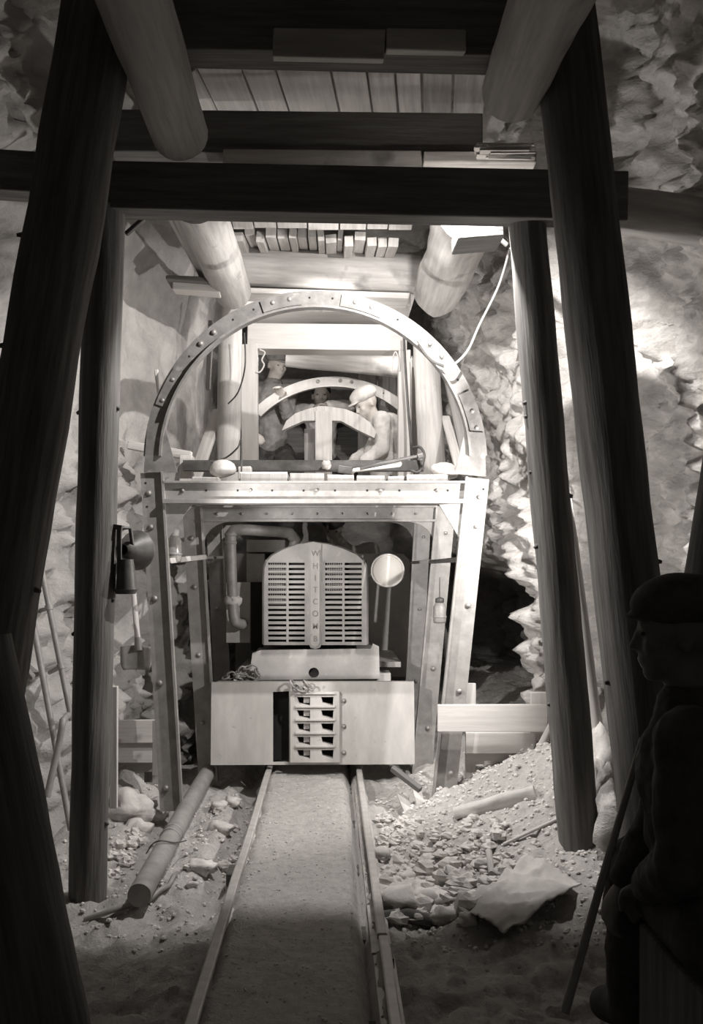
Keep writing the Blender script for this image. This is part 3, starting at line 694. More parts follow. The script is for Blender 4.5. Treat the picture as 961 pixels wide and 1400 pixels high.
def limb(t, pts, rads, seg=14):
    t.tube(pts, rads, seg, sub=4)
    for p, r in zip(pts, rads): t.ell(p, (r, r, r), None, 12, 8)
def hand_mesh(t, wr, d, side, s=1.0, curl=.7, nrm=(0, 0, 1)):
    """palm plus five bent fingers; d points along the hand, nrm is the back of the hand"""
    wr = Vector(wr); d = Vector(d).normalized(); nb = Vector(nrm); nb = (nb-d*nb.dot(d)).normalized(); lat = d.cross(nb)*side
    R = Matrix((lat, d, nb)).transposed()
    t.ell(wr+d*.045*s, (.040*s, .052*s, .016*s), R, 14, 10)
    for i, (off, L) in enumerate(((.030, .072), (.010, .082), (-.011, .076), (-.031, .060))):
        p = wr+R@Vector((off, .075, 0))*s; a = 0; pts = [p-d*.03*s]; q = p
        pts.append(q)
        for k, fr_ in enumerate((.45, .32, .23)):
            a += curl*(.55+.25*k); dir_ = d*math.cos(a)-nb*math.sin(a); q = q+dir_*L*fr_*s; pts.append(q)
        t.tube(pts, [.010*s, .0098*s, .0092*s, .0085*s, .007*s], 8, sub=2); t.ell(q, (.0072*s,)*3, None, 8, 6)
    p = wr+R@Vector((.030, .022, -.004))*s; q1 = p+R@Vector((.026, .022, -.012))*s; q2 = q1+R@Vector((.010, .028, -.014))*s
    t.tube([wr+R@Vector((.01, .012, 0))*s, p, q1, q2], [.014*s, .012*s, .0105*s, .008*s], 8, sub=2); t.ell(q2, (.0085*s,)*3, None, 8, 6)
def cap_hat(P, c, R, s, m, peak=.095, name='cap'):
    c = Vector(c); t = MB()
    t.ell(c+R@(Vector((0, -.012, .066))*s), (.089*s, .108*s, .062*s), R, 20, 12, .08, 3)
    if peak: t.ell(c+R@(Vector((0, peak, .040))*s), (.055*s, .042*s, .010*s), R, 16, 8)
    o = t.build(name, M[m], P); fuse(o, .006*s, 2); return o
M['skin_dim'] = mat('shaded_skin', g(.10, 1.04), g(.15, 1.04), 14, (1,1,1), 'Object', .7, 0, .05)  # skin colour darkened so the foreground face sinks into shade
def person(label, J, fwd_head, shirt, trousers, hat, loc, vox=.009, hands=True, group=None, hatname='cap', curl=.7):
    """J: joint positions"""
    P = thing('person', label, 'person', loc, group)
    Rh = ortho(fwd_head, J.get('hup', (0, 0, 1)))
    b = MB(); head_mesh(b, J['head'], Rh, 1.0, J['neck'])
    limb(b, [J['neck'], J['chest'], J['waist'], J['pelvis']], [.06, .115, .105, .115])
    limb(b, [J['shL'], J['chest'], J['shR']], [.055, .09, .055])
    for s_ in 'LR':
        limb(b, [J['sh'+s_], J['el'+s_], J['wr'+s_]], [.052, .041, .027])
        hd = J.get('hd'+s_) or (Vector(J['wr'+s_])-Vector(J['el'+s_]))
        hand_mesh(b, J['wr'+s_], hd, 1 if s_ == 'L' else -1, 1.0, curl, J.get('hn'+s_, (0, 0, 1)))
        limb(b, [J['pelvis'], J['hip'+s_], J['kn'+s_], J['an'+s_]], [.1, .085, .06, .042])
        ft = Vector(J.get('ft'+s_) or (Vector(J['an'+s_])+Vector((0, .14, -.05)))); b.tube([J['an'+s_], ft], [.042, .036], 12, sub=3); b.ell(ft, (.038, .038, .034))
    o = b.build('body', M[J.get('skin', 'skin')], P); fuse(o, vox, 3)
    e = J['head']; eyes(P, e, Rh)
    c = MB(); limb(c, [Vector(J['neck']).lerp(Vector(J['chest']), .25), J['chest'], J['waist'], J['pelvis']], [.085, .142, .13, .135])
    limb(c, [J['shL'], J['chest'], J['shR']], [.074, .11, .074])
    for s_ in 'LR':
        w_ = Vector(J['wr'+s_]); e_ = Vector(J['el'+s_]); limb(c, [J['sh'+s_], e_, e_.lerp(w_, .9)], [.072, .058, .044])
    # folds
    o = c.build('shirt', M[shirt], P); fuse(o, vox, 3)
    dm = o.modifiers.new('folds', 'DISPLACE'); tx = bpy.data.textures.new('folds', 'CLOUDS'); tx.noise_scale = .07; dm.texture = tx; dm.strength = .022; dm.mid_level = .5
    c = MB(); limb(c, [J['waist'], J['pelvis']], [.118, .138])
    for s_ in 'LR':
        k_ = Vector(J['kn'+s_]); a_ = Vector(J['an'+s_]); limb(c, [J['pelvis'], J['hip'+s_], k_, k_.lerp(a_, .92)], [.12, .105, .08, .062])
    o = c.build('trousers', M[trousers], P); fuse(o, vox, 3)
    dm = o.modifiers.new('folds', 'DISPLACE'); dm.texture = tx; dm.strength = .02; dm.mid_level = .5
    for s_ in 'LR':
        c = MB(); ft = Vector(J.get('ft'+s_) or (Vector(J['an'+s_])+Vector((0, .14, -.05)))); a_ = Vector(J['an'+s_])
        limb(c, [a_+Vector((0, 0, .05)), a_, ft], [.058, .056, .05]); o = c.build('boot', M['work_dark'], P); fuse(o, vox, 2)
    if hat: cap_hat(P, J['head'], Rh, 1.08, hat, J.get('peak', .095), hatname)
    else:
        h = MB(); h.ell(Vector(J['head'])+Rh@Vector((0, -.02, .045)), (.082, .098, .078), Rh, 18, 12, .1, 2); o = h.build('hair', M['hair'], P); fuse(o, .007, 2)
    return P
V = Vector
HY = 7.6                                            # workers' bench in the heading
t = MB(); t.box2((-.8, 7.5, 1.75), (.8, 8.3, 1.80)); tag(t.build('work_bench', M['greyboard'], None, .004), 'plank staging behind the locomotive on which the heading workers stand', 'staging')
def off(p, dx, dy, dz): return V(p)+V((dx, dy, dz))
# left worker, standing with raised arm at the rib
h = W(379, 499, 7.7)
nk = off(h, -.03, .0, -.13); ch = off(nk, -.02, .02, -.17); wa = off(ch, 0, .02, -.28); pe = off(wa, .0, .04, -.14)
J = dict(head=h, neck=nk, chest=ch, waist=wa, pelvis=pe, shL=off(ch, -.17, .03, .08), shR=off(ch, .15, -.05, .07),
         elL=off(ch, -.26, -.02, -.18), wrL=off(ch, -.12, -.2, -.30), elR=off(ch, .14, -.18, -.14), wrR=off(ch, .10, -.30, -.02),
         hipL=off(pe, -.09, 0, -.02), hipR=off(pe, .09, 0, -.02), knL=off(pe, -.12, -.22, -.20), knR=off(pe, .14, -.24, -.18),
         anL=off(pe, -.12, .08, -.0), anR=off(pe, .12, .06, -.0))
gz = 1.87
J['anL'] = V((pe.x-.12, pe.y+.06, gz)); J['anR'] = V((pe.x+.12, pe.y+.04, gz)); J['ftL'] = V((pe.x-.13, pe.y-.08, 1.84)); J['ftR'] = V((pe.x+.13, pe.y-.1, 1.84))
J['knL'] = V((pe.x-.14, pe.y-.26, (pe.z+gz)/2+.02)); J['knR'] = V((pe.x+.15, pe.y-.28, (pe.z+gz)/2+.03))
person('worker in cap and dark jacket standing at the left of the heading, looking down right', J, (.45, -.75, -.28), 'work_mid', 'work_dark', 'work_mid', (pe.x, pe.y, 1.80))
# middle worker peering between the ribs
h = W(439, 541, 8.0)
nk = off(h, 0, .05, -.12); ch = off(nk, 0, .10, -.06); wa = off(ch, 0, .12, -.24); pe = off(wa, 0, .05, -.14)
J = dict(head=h, neck=nk, chest=ch, waist=wa, pelvis=pe, shL=off(ch, -.17, -.02, .06), shR=off(ch, .17, -.02, .06),
         elL=off(h, -.24, -.06, -.13), wrL=off(h, -.06, -.20, -.15), elR=off(h, .25, -.04, -.10), wrR=off(h, .04, -.22, -.12),
         hipL=off(pe, -.09, 0, -.02), hipR=off(pe, .09, 0, -.02))
J['knL'] = V((pe.x-.12, pe.y-.28, 1.93)); J['knR'] = V((pe.x+.12, pe.y-.28, 1.93)); J['anL'] = V((pe.x-.12, pe.y+.12, 1.87)); J['anR'] = V((pe.x+.12, pe.y+.12, 1.87))
J['ftL'] = V((pe.x-.12, pe.y+.24, 1.84)); J['ftR'] = V((pe.x+.12, pe.y+.24, 1.84))
person('bareheaded worker peering between the two curved ribs, elbows spread', J, (0, -1, -.12), 'work_light', 'work_dark', None, (pe.x, pe.y, 1.80))
# right worker, crouching, pale clothes, reaching down left
h = W(500, 552, 7.2)
nk = off(h, .06, .02, -.11); ch = off(nk, .12, .04, -.09); wa = off(ch, .12, .06, -.18); pe = off(wa, .06, .04, -.12)
J = dict(head=h, neck=nk, chest=ch, waist=wa, pelvis=pe, shL=off(ch, -.06, -.15, .06), shR=off(ch, -.02, .14, .06),
         elL=off(ch, -.06, -.22, -.17), wrL=off(ch, -.21, -.24, -.27), elR=off(ch, -.14, .06, -.16), wrR=off(ch, -.28, -.06, -.24),
         hipL=off(pe, -.02, -.09, -.02), hipR=off(pe, -.02, .09, -.02))
J['knL'] = V((pe.x-.30, pe.y-.16, pe.z+.12)); J['knR'] = V((pe.x-.28, pe.y+.14, 1.87)); J['anL'] = V((pe.x-.20, pe.y-.14, 1.87)); J['anR'] = V((pe.x+.10, pe.y+.14, 1.87))
J['ftL'] = V((pe.x-.34, pe.y-.15, 1.84)); J['ftR'] = V((pe.x+.2, pe.y+.14, 1.84))
person('worker in pale shirt and trousers crouching at the right of the heading, reaching down', J, (-.8, -.35, -.5), 'work_light', 'work_light', 'work_light', (pe.x, pe.y, 1.80))
# driver
h = W(456, 723, 7.22)
nk = off(h, .05, .04, -.13); ch = off(nk, .06, .06, -.13); wa = off(ch, .02, .07, -.26); pe = off(wa, 0, .04, -.14)
pe.z = max(pe.z, 1.03)
J = dict(head=h, neck=nk, chest=ch, waist=wa, pelvis=pe, shL=off(ch, -.17, -.03, .07), shR=off(ch, .19, -.02, .09),
         elL=off(ch, -.24, -.14, -.16), wrL=off(ch, -.14, -.32, -.12), elR=off(ch, .24, -.16, -.14), wrR=off(ch, .14, -.32, -.12),
         hipL=off(pe, -.09, -.02, -.02), hipR=off(pe, .09, -.02, -.02))
J['knL'] = off(pe, -.12, -.42, .02); J['knR'] = off(pe, .12, -.42, .02); J['anL'] = off(pe, -.12, -.40, -.36); J['anR'] = off(pe, .12, -.40, -.36)
J['ftL'] = off(pe, -.12, -.5, -.42); J['ftR'] = off(pe, .12, -.5, -.42)
person('driver in dark cap looking over the locomotive hood, pale checked shirt', J, (-.12, -.9, -.35), 'work_light', 'work_dark', 'work_dark', (pe.x, pe.y, .95))
# seated onlooker, foreground right
t = MB(); t.box2((.80, 1.98, 0), (1.3, 2.4, .38)); tag(t.build('crate', M['beam'], None, .01), 'dark wooden box under the seated figure in the right foreground', 'crate')
h = W(928, 866, 2.1)
nk = off(h, .03, .0, -.135); ch = off(nk, .02, .01, -.17); wa = off(ch, .03, .0, -.25); pe = off(wa, .02, .0, -.13); pe.z = .50
J = dict(head=h, neck=nk, chest=ch, waist=wa, pelvis=pe, shL=off(ch, -.08, -.15, .09), shR=off(ch, .06, .16, .09),
         elL=off(ch, -.10, -.15, -.18), wrL=off(ch, -.10, .07, -.30), elR=off(ch, .0, .24, -.17), wrR=off(ch, -.10, .22, -.34),
         hipL=off(pe, -.04, -.08, 0), hipR=off(pe, .02, .09, 0))
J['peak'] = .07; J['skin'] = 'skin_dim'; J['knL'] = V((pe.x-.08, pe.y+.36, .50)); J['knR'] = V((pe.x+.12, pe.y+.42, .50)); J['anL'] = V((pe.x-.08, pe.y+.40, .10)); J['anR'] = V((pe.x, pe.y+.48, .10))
J['ftL'] = V((pe.x-.10, pe.y+.54, .05)); J['ftR'] = V((pe.x-.04, pe.y+.60, .05))
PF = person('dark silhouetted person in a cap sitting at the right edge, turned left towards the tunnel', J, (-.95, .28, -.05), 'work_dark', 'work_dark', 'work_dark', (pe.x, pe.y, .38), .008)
log('walking_stick', 'long thin pole leaning in front of the silhouetted person', 'pole', W(878, 1010, 2.35), W(772, 1385, 2.2), .0085, .011, 'greyboard', 21, .15, 10)

# ------------------------------------------------------------------ track and ground things
def rail(label, x, y0, y1, dx=0, joint=False):
    prof = [(-.035, 0), (.035, 0), (.035, .006), (.008, .014), (.006, .046), (.017, .054), (.017, .07), (.012, .074), (-.012, .074), (-.017, .07), (-.017, .054), (-.006, .046), (-.008, .014), (-.035, .006)]
    t = MB(); n = 24; m = len(prof); vs = []
    for i in range(n+1):
        y = lerp(y0, y1, i/n); xx = x+dx*math.sin(i/n*3.1)+.003*noise.noise(Vector((x*9, y*1.5, 0)))
        vs += [(xx+p[0], y, p[1]+.003*noise.noise(Vector((x, y*2, 5)))) for p in prof]
    fs = [(i*m+k, i*m+(k+1) % m, (i+1)*m+(k+1) % m, (i+1)*m+k) for i in range(n) for k in range(m)]+[tuple(range(m)), tuple(n*m+k for k in reversed(range(m)))]
    t.add(vs, fs); o = tag(t.build('rail', M['rail_steel']), label, 'rail', 'track rails'); return o
rail('left rail of the narrow track', -.378, .6, 8.8)
rail('right rail of the narrow track, long far length under the locomotive', .174, 3.10, 8.8)
o = rail('right rail of the narrow track, near length before the joint', .178, .6, 3.08)
t = MB(); t.box2((.194, 2.95, .018), (.204, 3.07, .05)); t.build('fishplate', M['steel_dark'], o)
for i in range(9):
    y = 1.2+i*.72; t = MB(); t.box((-.102+random.uniform(-.02, .02), y, -.06), (.68, .13, .06), Matrix.Rotation(random.uniform(-.04, .04), 3, 'Z'))
    tag(t.build('sleeper', M['post'], None, .006), 'timber sleeper bedded in the muck under the rails', 'sleeper', 'track sleepers')
t = MB(); t.tube([(-.765, 5.9, .03), (-.762, 4.9, .03), (-.752, 3.62, .015)], [.047, .047, .047], 20, sub=6, rough=.02)
pi = tag(t.build('ground_pipe', M['steel']), 'straight pale pipe lying along the left of the track', 'pipe')
for y in (4.35, 4.42): q = MB(); q.lathe([(.047, -.006), (.051, -.004), (.051, .004), (.047, .006)], (-.758, y, .025), (0, 1, 0), 20); q.build('band', M['steel'], pi)
cable('binding_wire', 'thin dark wire looped over the ground pipe', [(-.84, 4.2, .0), (-.80, 4.15, .06), (-.755, 4.12, .082), (-.71, 4.2, .05), (-.69, 4.4, .0)], .003)
# hoop
P = [W(143, 1224, 3.75)+V((0, 0, .0))]+[V((-.93+.26*math.cos(a), 3.95+.30*math.sin(a), floor_z(-.93+.26*math.cos(a), 3.95+.3*math.sin(a))+.02)) for a in [math.radians(d) for d in range(-100, 40, 14)]]
cable('iron_hoop', 'curved pale iron hoop half buried left of the ground pipe', P[1:], .011, 'steel', 'hoop')
# pipes at left
def pipe(label, pts, r, m='steel', clamps=()):
    t = MB(); t.tube(pts, r, 12, sub=4); o = tag(t.build('pipe', M[m]), label, 'pipe')
    a = V(pts[0]); b = V(pts[-1]); d = (b-a).normalized()
    for f in clamps: q = MB(); c = a.lerp(b, f); q.tube([c-d*.012, c+d*.012], r*1.4, 12); q.build('collar', M[m], o)
    return o
pipe('long thin pipe leaning at the far left, lower of the pair', [W(38, 812, 4.75), W(97, 1135, 4.6)], .016)
pipe('thin pipe leaning at the far left, upper of the pair', [W(52, 755, 4.75), W(98, 985, 4.7)], .015, clamps=(.33, .68))
pipe('short bent pipe crossing the two leaning pipes at the far left', [W(93, 978, 4.65), W(86, 985, 4.55), W(80, 1020, 4.55), W(64, 1090, 4.5)], .017)
beam('clamp_bar', 'small bar joining the upper leaning pipe to the wall', 'bar', W(50, 836, 4.95), W(70, 831, 4.74), .015, .02, 'steel')
beam('clamp_bar', 'small bar on the leaning pipe just above the floor boards at the left', 'bar', W(66, 920, 4.9), W(84, 911, 4.72), .015, .02, 'steel')
# shovel
SH = thing('shovel', 'long-handled shovel standing blade down behind the left prop', 'shovel', W(187, 912, 5.05))
t = MB(); t.tube([W(181, 790, 5.15), W(189, 884, 5.05)], [.014, .016], 10, sub=3); t.build('handle', M['plank'], SH)
vs = []; fs = []; nx, nz = 8, 8
for j in range(nz+1):
    for i in range(nx+1):
        u = i/nx*2-1; v = j/nz; x = lerp(165, 208, i/nx); wz = 1 if v < .6 else 1-.18*((v-.6)/.4)**2*abs(u)
        p = W(187+(x-187)*wz, lerp(882, 916, v)+2*abs(u)*(1-v), 5.03); p.y += .03*(1-u*u)-.01; vs.append(p)
for j in range(nz):
    for i in range(nx): a = j*(nx+1)+i; fs.append((a, a+1, a+nx+2, a+nx+1))
t = MB(); t.add(vs, fs, None, True); o = t.build('blade', M['steel'], SH); s_ = o.modifiers.new('th', 'SOLIDIFY'); s_.thickness = .004
t = MB(); t.tube([W(188.5, 872, 5.06), W(189.5, 890, 5.04)], [.019, .024], 10); t.build('socket', M['steel'], SH)
# floodlight on left prop
FLp = W(182, 752, 3.95)
FL = thing('work_lamp', 'dark round floodlight hanging on the slimmer left prop, facing the tunnel', 'lamp', W(165, 745, 3.9))
t = MB(); t.lathe([(.02, -.08), (.035, -.07), (.045, -.04), (.068, -.01), (.084, .03), (.087, .034), (.08, .03), (.06, -.005), (.0, -.035)], FLp, (.30, .95, 0), 28)
t.build('reflector', M['steel_dark'], FL)
t = MB(); t.tube([W(172, 765, 3.86), W(173, 806, 3.86)], [.032, .045], 14, sub=2); t.tube([W(172, 806, 3.86), W(172, 812, 3.86)], [.05, .04], 14); t.build('lamp_housing', M['steel_dark'], FL)
t = MB(); t.bar(W(135, 716, 3.86), W(168, 722, 3.84), .03, .02); t.bar(W(163, 718, 3.84), W(163, 812, 3.84), .018, .018); t.tube([W(163, 722, 3.84), W(178, 722, 3.86), W(182, 752, 3.9)], .009, 8); t.build('bracket', M['steel_dark'], FL)
# glass jar lamps
def jar(label, x, y, Y, s, dark=False):
    L_ = thing('lantern', label, 'lantern', W(x, y, Y)); c = W(x, y, Y)
    t = MB(); t.lathe([(0, -.075*s), (.038*s, -.075*s), (.042*s, -.06*s), (.042*s, .03*s), (.03*s, .05*s), (.022*s, .06*s)], c, (0, 0, 1), 20); t.build('glass_jar', M['glass' if not dark else 'steel'], L_)
    t = MB(); t.lathe([(.024*s, .055*s), (.028*s, .06*s), (.028*s, .085*s), (.0, .095*s)], c, (0, 0, 1), 16); t.build('cap', M['steel_dark' if dark else 'paint_light'], L_)
    t = MB(); t.lathe([(.044*s, -.04*s), (.046*s, -.038*s), (.046*s, -.03*s), (.044*s, -.028*s)], c, (0, 0, 1), 20); t.build('band', M['steel'], L_)
    t = MB(); t.tube([c+V((0, 0, .09*s)), c+V((0, 0, .22*s))], .003, 6); t.build('hanging_wire', M['steel_dark'], L_)
    return L_
jar('clear glass jar lantern hanging inside the nearest left steel leg', 237, 748, 5.05, 1.1)
jar('small metal-capped lantern hanging on the right middle steel leg', 601, 836, 5.35, .9, True)
# tie rods
beam('tie_rod', 'bright flat tie between the left steel legs', 'tie bar', W(233, 767, 4.93), W(281, 761, 5.7), .012, .03, 'paint_light')
beam('tie_rod', 'thin tie rod running back from the left middle leg', 'tie bar', W(276, 763, 5.7), W(305, 762, 6.4), .01, .02, 'steel')
beam('tie_rod', 'dark taped tie rod between the right steel legs', 'tie bar', W(588, 768, 5.6), W(632, 764, 4.95), .02, .028, 'steel_dark')
beam('tie_rod', 'bright end of the tie rod at the right farthest leg', 'tie bar', W(562, 769, 6.3), W(592, 767, 5.7), .012, .02, 'paint_light')

# boards low on the right
def flat(name, label, x0, y0, x1, y1, Y, th=.022, m='white_wood', tilt=0):
    t = MB(); a = W(x0, y0, Y); b = W(x1, y1, Y); c = (a+b)/2
    t.box((c.x, Y, c.z), (abs(b.x-a.x), th, abs(a.z-b.z)), Matrix.Rotation(tilt, 3, 'Y'), .002); return tag(t.build(name, M[m], None, .003), label, 'board')
flat('guard_board', 'upper white board nailed across the right steel leg', 598, 963, 748, 1000, 4.80)
flat('guard_board', 'lower long white board between the right leg and the rock wall', 636, 1001, 860, 1030, 4.95)
flat('guard_board', 'bottom narrow white board below the long one, slightly tilted', 637, 1028, 858, 1046, 4.99, tilt=.012)
flat('guard_board', 'short upright white board rising behind the right prop', 725, 946, 757, 1002, 4.86)
flat('guard_board', 'tall narrow pale stake just right of the right steel leg', 636, 934, 650, 1110, 4.99, m='plank')
flat('guard_board', 'grey board below the white boards, right of the steel leg', 640, 1047, 850, 1100, 5.06, m='greyboard')
# boards low on the left
flat('guard_board', 'pale upper board low on the left wall between pipes and steel leg', 45, 985, 222, 1016, 5.1, m='plank', tilt=-.01)
flat('guard_board', 'pale board with a split, below the upper left one', 45, 1016, 222, 1042, 5.12, m='plank', tilt=.005)
flat('guard_board', 'grey lowest board behind the left prop', 70, 1042, 222, 1092, 5.16, m='greyboard')
flat('guard_board', 'narrow pale upright board beside the slimmer left prop', 150, 938, 161, 1105, 4.3, m='plank')
flat('guard_board', 'narrow upright stake close to the nearest left steel leg', 209, 985, 217, 1060, 5.0, m='plank')
t = MB(); t.box2(W(197, 1056, 5.02), W(208, 1070, 5.02)+V((0, .02, 0))); tag(t.build('knot_block', M['beam'], None, .003), 'small dark block on the grey board by the left steel leg', 'wood block')
# canvas sheet on the rubble
def canvas():
    A = g_at(630, 1254, .05); B = g_at(722, 1180, .05); C_ = g_at(797, 1222, .05); D = g_at(688, 1292, .03)
    vs = []; n = 30
    for i in range(n+1):
        for j in range(n+1):
            u = i/n; v = j/n; p = A.lerp(B, u).lerp(D.lerp(C_, u), v)
            q = V((p.x*5, p.y*5, 2))
            e = max(0, 1-min(u, v, 1-u, 1-v)*8)
            p = p+V((.02*noise.noise(q*2)*e, .03*noise.noise(q*2.3)*e, .03*noise.noise(q*1.1)-.035*abs(noise.noise(q*2.2))-.02*abs(noise.noise(V((u*9+v*7, v*3-u*2, 1))))))
            p.z = max(p.z, floor_z(p.x, p.y)+.012); vs.append(p)
    fs = [(i*(n+1)+j, (i+1)*(n+1)+j, (i+1)*(n+1)+j+1, i*(n+1)+j+1) for i in range(n) for j in range(n)]
    t = MB(); t.add(vs, fs, None, True); o = t.build('canvas_sheet', M['canvas']); s_ = o.modifiers.new('th', 'SOLIDIFY'); s_.thickness = .005
    return tag(o, 'crumpled pale canvas sheet thrown over the rubble at lower right', 'sheet')
def g_at(px, py, dz=0):
    """ground point seen at a pixel"""
    d = W(px, py, 1)-V((0, 0, CAMZ)); y = 2.0
    while y < 8:
        p = V((0, 0, CAMZ))+d*y
        if p.z <= floor_z(p.x, p.y): return V((p.x, p.y, floor_z(p.x, p.y)+dz))
        y += .01
    return V((0, 0, CAMZ))+d*6
canvas()
def gcap(a, b, ra, rb, name, label, cat, m='canvas', seed=1, rough=.2, lift=.5):
    p = g_at(*a, ra*lift); q = g_at(*b, rb*lift); mid = (p+q)/2; mid.z = max(mid.z, floor_z(mid.x, mid.y)+ra*lift)
    t = MB(); t.tube([p, mid, q], [ra, (ra+rb)/2*1.05, rb], 14, True, rough, seed, True, 8, 6); return tag(t.build(name, M[m]), label, cat)
gcap((622, 1118), (732, 1090), .028, .04, 'canvas_roll', 'long pale rolled sack lying on top of the rubble slope', 'sack', seed=4, rough=.35)
gcap((588, 1230), (650, 1228), .014, .012, 'stick', 'short round stick among the larger stones', 'stick', 'log', 5, .1, 1)
gcap((632, 1186), (664, 1176), .012, .010, 'stick', 'bent twig on the slope above the canvas sheet', 'stick', 'log', 6, .1, 1)
gcap((668, 1172), (672, 1200), .014, .012, 'stick', 'stubby upright-looking stick above the canvas sheet', 'stick', 'log', 7, .1, 1)
gcap((688, 1158), (766, 1122), .007, .007, 'hose', 'thin pale hose running over the rubble to the right prop', 'hose', 'palecord', 8, .05, 1)
gcap((524, 1262), (590, 1268), .028, .026, 'timber_piece', 'dark squared timber piece at the edge of the stones by the right rail', 'timber', 'post', 9, .1, .6)
# concrete pipe end lying behind the rubble
t = MB(); c = W(706, 1072, 5.0)
t.lathe([(.075, 0), (.105, 0), (.108, .02), (.105, .5), (.075, .5), (.075, 0)], c, (.15, 1, .05), 28, True); tag(t.build('pipe_end', M['canvas']), 'round open pipe end poking from the rubble under the white boards', 'pipe')
# wood offcuts
for (x0, y0, x1, y1, w, lb) in ((549, 1087, 561, 1115, .05, 'pale wooden wedge standing right of the rail by the leg foot'), (570, 1080, 578, 1112, .045, 'narrow pale offcut beside the right leg foot'), (536, 1050, 575, 1080, .03, 'dark slanting stick under the right end of the locomotive beam')):
    a = W(x0, y0, 4.95); b = W(x1, y1, 4.85); t = MB(); t.bar(a, b, w, .03, .3); tag(t.build('offcut', M['plank' if 'pale' in lb else 'beam'], None, .003), lb, 'wood block')
flat('floor_plate', '', 0, 0, 1, 1, 5) if False else None
# named stones
ns = [((318, 1100), .042, 'flat pale stone beside the left rail near the locomotive'), ((300, 1108), .035, 'small stone left of the flat pale one near the locomotive'), ((276, 1192), .05, 'pale stone in shade between pipe and left rail'),
      ((262, 1212), .02, 'little stone by the end of the ground pipe'), ((303, 1138), .05, 'broad stone midway between pipe and left rail'),
      ((544, 1244), .072, 'large rounded dark-fronted stone by the right rail'), ((583, 1240), .062, 'large stone next to the biggest one by the right rail'),
      ((610, 1258), .045, 'pale stone left of the canvas sheet corner'), ((566, 1226), .042, 'stone behind the big ones by the right rail'), ((604, 1236), .04, 'stone between the stick and the canvas sheet'),
      ((560, 1208), .04, 'stone left of the short stick'), ((520, 1174), .04, 'stone touching the right rail halfway along the slope'), ((640, 1262), .03, 'stone half under the canvas sheet corner')]
for i, (p, r, lb) in enumerate(ns):
    c = g_at(*p, r*.35); rockobj('stone', lb, 'stone', c, (r*1.25, r*.95, r*.75), 'stone', 30+i, .4, 12, 8, 'larger loose stones')
rockobj('stone', 'upper white block of rock behind the left prop foot', 'rock', g_at(180, 1112, .03), (.13, .1, .085), 'stone', 50, .4, 16, 10, 'rocks by the left prop')
rockobj('stone', 'long pale block of rock beside the nearest left leg foot', 'rock', g_at(207, 1112, .02), (.09, .1, .065), 'stone', 51, .35, 16, 10, 'rocks by the left prop')
rockobj('stone', 'low squared pale rock in front of the white block', 'rock', g_at(187, 1136, .01), (.075, .06, .045), 'stone', 52, .35, 16, 10, 'rocks by the left prop')
rockobj('stone', 'pointed white rock between the two right props', 'rock', g_at(830, 1075, .08), (.1, .08, .17), 'stone', 53, .45, 16, 10, 'rocks by the right props')
rockobj('stone', 'white rock leaning between the right props, left of the pointed one', 'rock', g_at(812, 1085, .05), (.07, .06, .12), 'stone', 54, .45, 16, 10, 'rocks by the right props')
rockobj('stone', 'shaded boulder beside the foot of the broad right prop', 'rock', g_at(838, 1155, .08), (.075, .08, .14), 'rock', 55, .35, 16, 10, 'rocks by the right props')
rnd = random.Random(3)
SMALL = 'small broken stone on the rubble slope right of the track'
for i in range(230):
    px = rnd.uniform(512, 700) if i % 3 else rnd.uniform(512, 610); py = rnd.uniform(1120, 1262)
    if py > 1262-(px-600)*.55 and px > 600: continue
    if px < 512+(py-1100)*.05: continue
    r = rnd.uniform(.012, .034)*(1.35 if py > 1180 and px < 640 else .9)
    c = g_at(px, py, r*.3); rockobj('stone', SMALL, 'stone', c, (r*rnd.uniform(.9, 1.4), r, r*rnd.uniform(.6, .9)), 'stone', 100+i, .45, 8, 6, 'small stones of the rubble slope', True)
for i in range(40):
    if i % 2: px = rnd.uniform(150, 200); py = rnd.uniform(1140, 1210)
    else: px = rnd.uniform(225, 330); py = rnd.uniform(1085, 1200)
    r = rnd.uniform(.014, .034); c = g_at(px, py, r*.3)
    if abs(c.x+.757) < .09 or abs(c.x+.378) < .06: continue
    rockobj('stone', 'small broken stone in the ditch left of the track', 'stone', c, (r*1.2, r, r*.8), 'stone', 300+i, .45, 8, 6, 'small stones of the left ditch', True)
# fine gravel: nobody could count it
t = MB()
for i in range(4200):
    k = rnd.random()
    if k < .66: x = rnd.uniform(.26, 1.5); y = rnd.uniform(3.2, 5.3)
    elif k < .88: x = rnd.uniform(-1.4, -.42); y = rnd.uniform(3.3, 5.6)
    else: x = rnd.uniform(-.36, .16); y = rnd.uniform(2.2, 5.6)
    r = rnd.uniform(.003, .011)*(.5 if k >= .85 else 1); t.ell((x, y, floor_z(x, y)+r*.2), (r*1.3, r, r*.8), Matrix.Rotation(rnd.uniform(0, 3), 3, 'Z'), 6, 4, .3, i, True)
tag(t.build('gravel', M['stone']), 'fine gravel and grit scattered beside and between the rails', 'gravel', None, 'stuff')

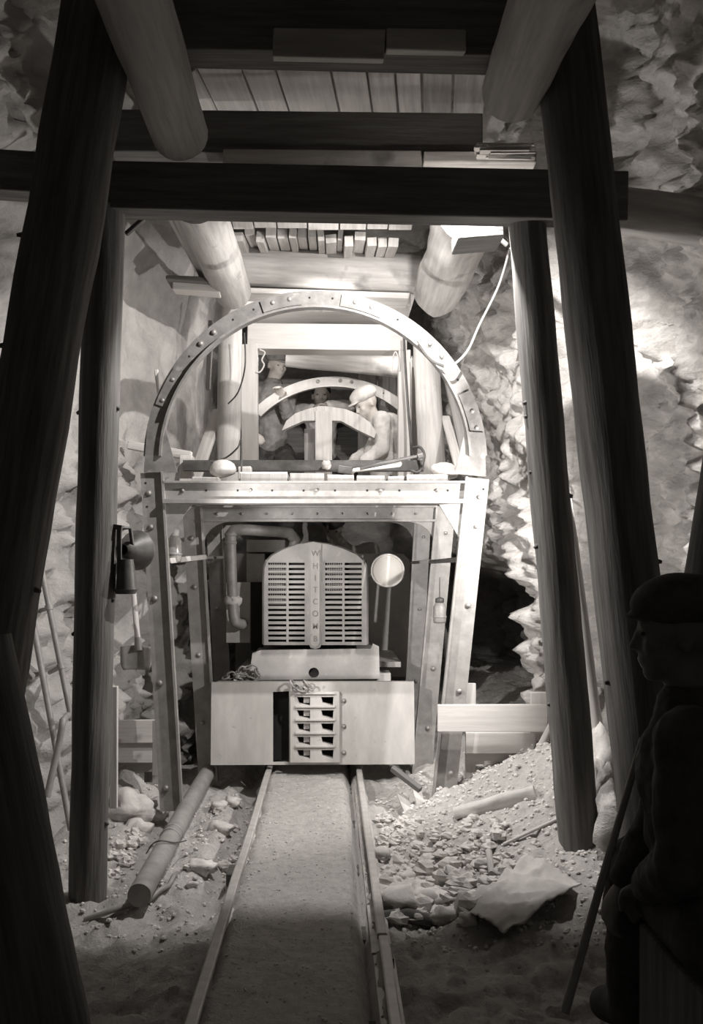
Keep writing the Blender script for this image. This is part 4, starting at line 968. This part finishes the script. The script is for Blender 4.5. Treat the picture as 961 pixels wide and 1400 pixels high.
# ------------------------------------------------------------------ light
def spot(name, loc, target, power, angle=160, blend=.15, size=.04, col=(1, .972, .945)):
    L_ = bpy.data.lights.new(name, 'SPOT'); L_.energy = power; L_.spot_size = math.radians(angle); L_.spot_blend = blend; L_.shadow_soft_size = size; L_.color = col
    o = bpy.data.objects.new(name, L_); COL.objects.link(o); o.location = loc
    o.rotation_euler = (V(target)-V(loc)).to_track_quat('-Z', 'Y').to_euler(); return o
def point(name, loc, power, size=.05, col=(1, .972, .945)):
    L_ = bpy.data.lights.new(name, 'POINT'); L_.energy = power; L_.shadow_soft_size = size; L_.color = col
    o = bpy.data.objects.new(name, L_); COL.objects.link(o); o.location = loc; return o
spot('beam_floodlight', (.5, 3.95, 2.972), (.2, 5.4, 1.0), 310, 142, .3, .01)
spot('right_floodlight', (1.2, 4.25, 1.62), (-.5, 5.55, 1.45), 175, 135, .5, .025)
spot('left_floodlight', tuple(FLp+V((.05, .10, 0))), (1.3, 5.05, 1.5), 170, 116, .45, .03)
point('lagging_fill', (-.02, 5.2, 2.79), 8, .05)  # added fill, unseen behind the arch crown, brightens the lagging
spot('heading_back_lamp', (-.05, 5.72, 2.955), (-.05, 7.4, 2.3), 42, 125, .4, .04)
point('heading_bulb_left', W(357, 492, 6.95), 8, .03)
point('heading_bulb_right', W(540, 492, 6.95), 6, .03)
w = bpy.data.worlds.new('world'); SC.world = w; w.use_nodes = True
w.node_tree.nodes['Background'].inputs[0].default_value = (1, .93, .85, 1); w.node_tree.nodes['Background'].inputs[1].default_value = .075
# ------------------------------------------------------------------ camera
cam = bpy.data.cameras.new('camera'); co = bpy.data.objects.new('camera', cam); COL.objects.link(co); SC.camera = co
co.location = (0, 0, CAMZ); co.rotation_euler = (math.pi/2, 0, 0)
cam.sensor_fit = 'VERTICAL'; cam.sensor_height = 36; cam.lens = 36*F/1400
cam.shift_x = (480.5-CX)/1400; cam.shift_y = (CY-700)/1400; cam.clip_start = .05
SC.view_settings.view_transform = 'Standard'; SC.view_settings.look = 'None'; SC.view_settings.gamma = 1; SC.view_settings.use_curve_mapping = False
SC.view_settings.exposure = -.55
for o in COL.objects:
    if '_w' in o: del o['_w']
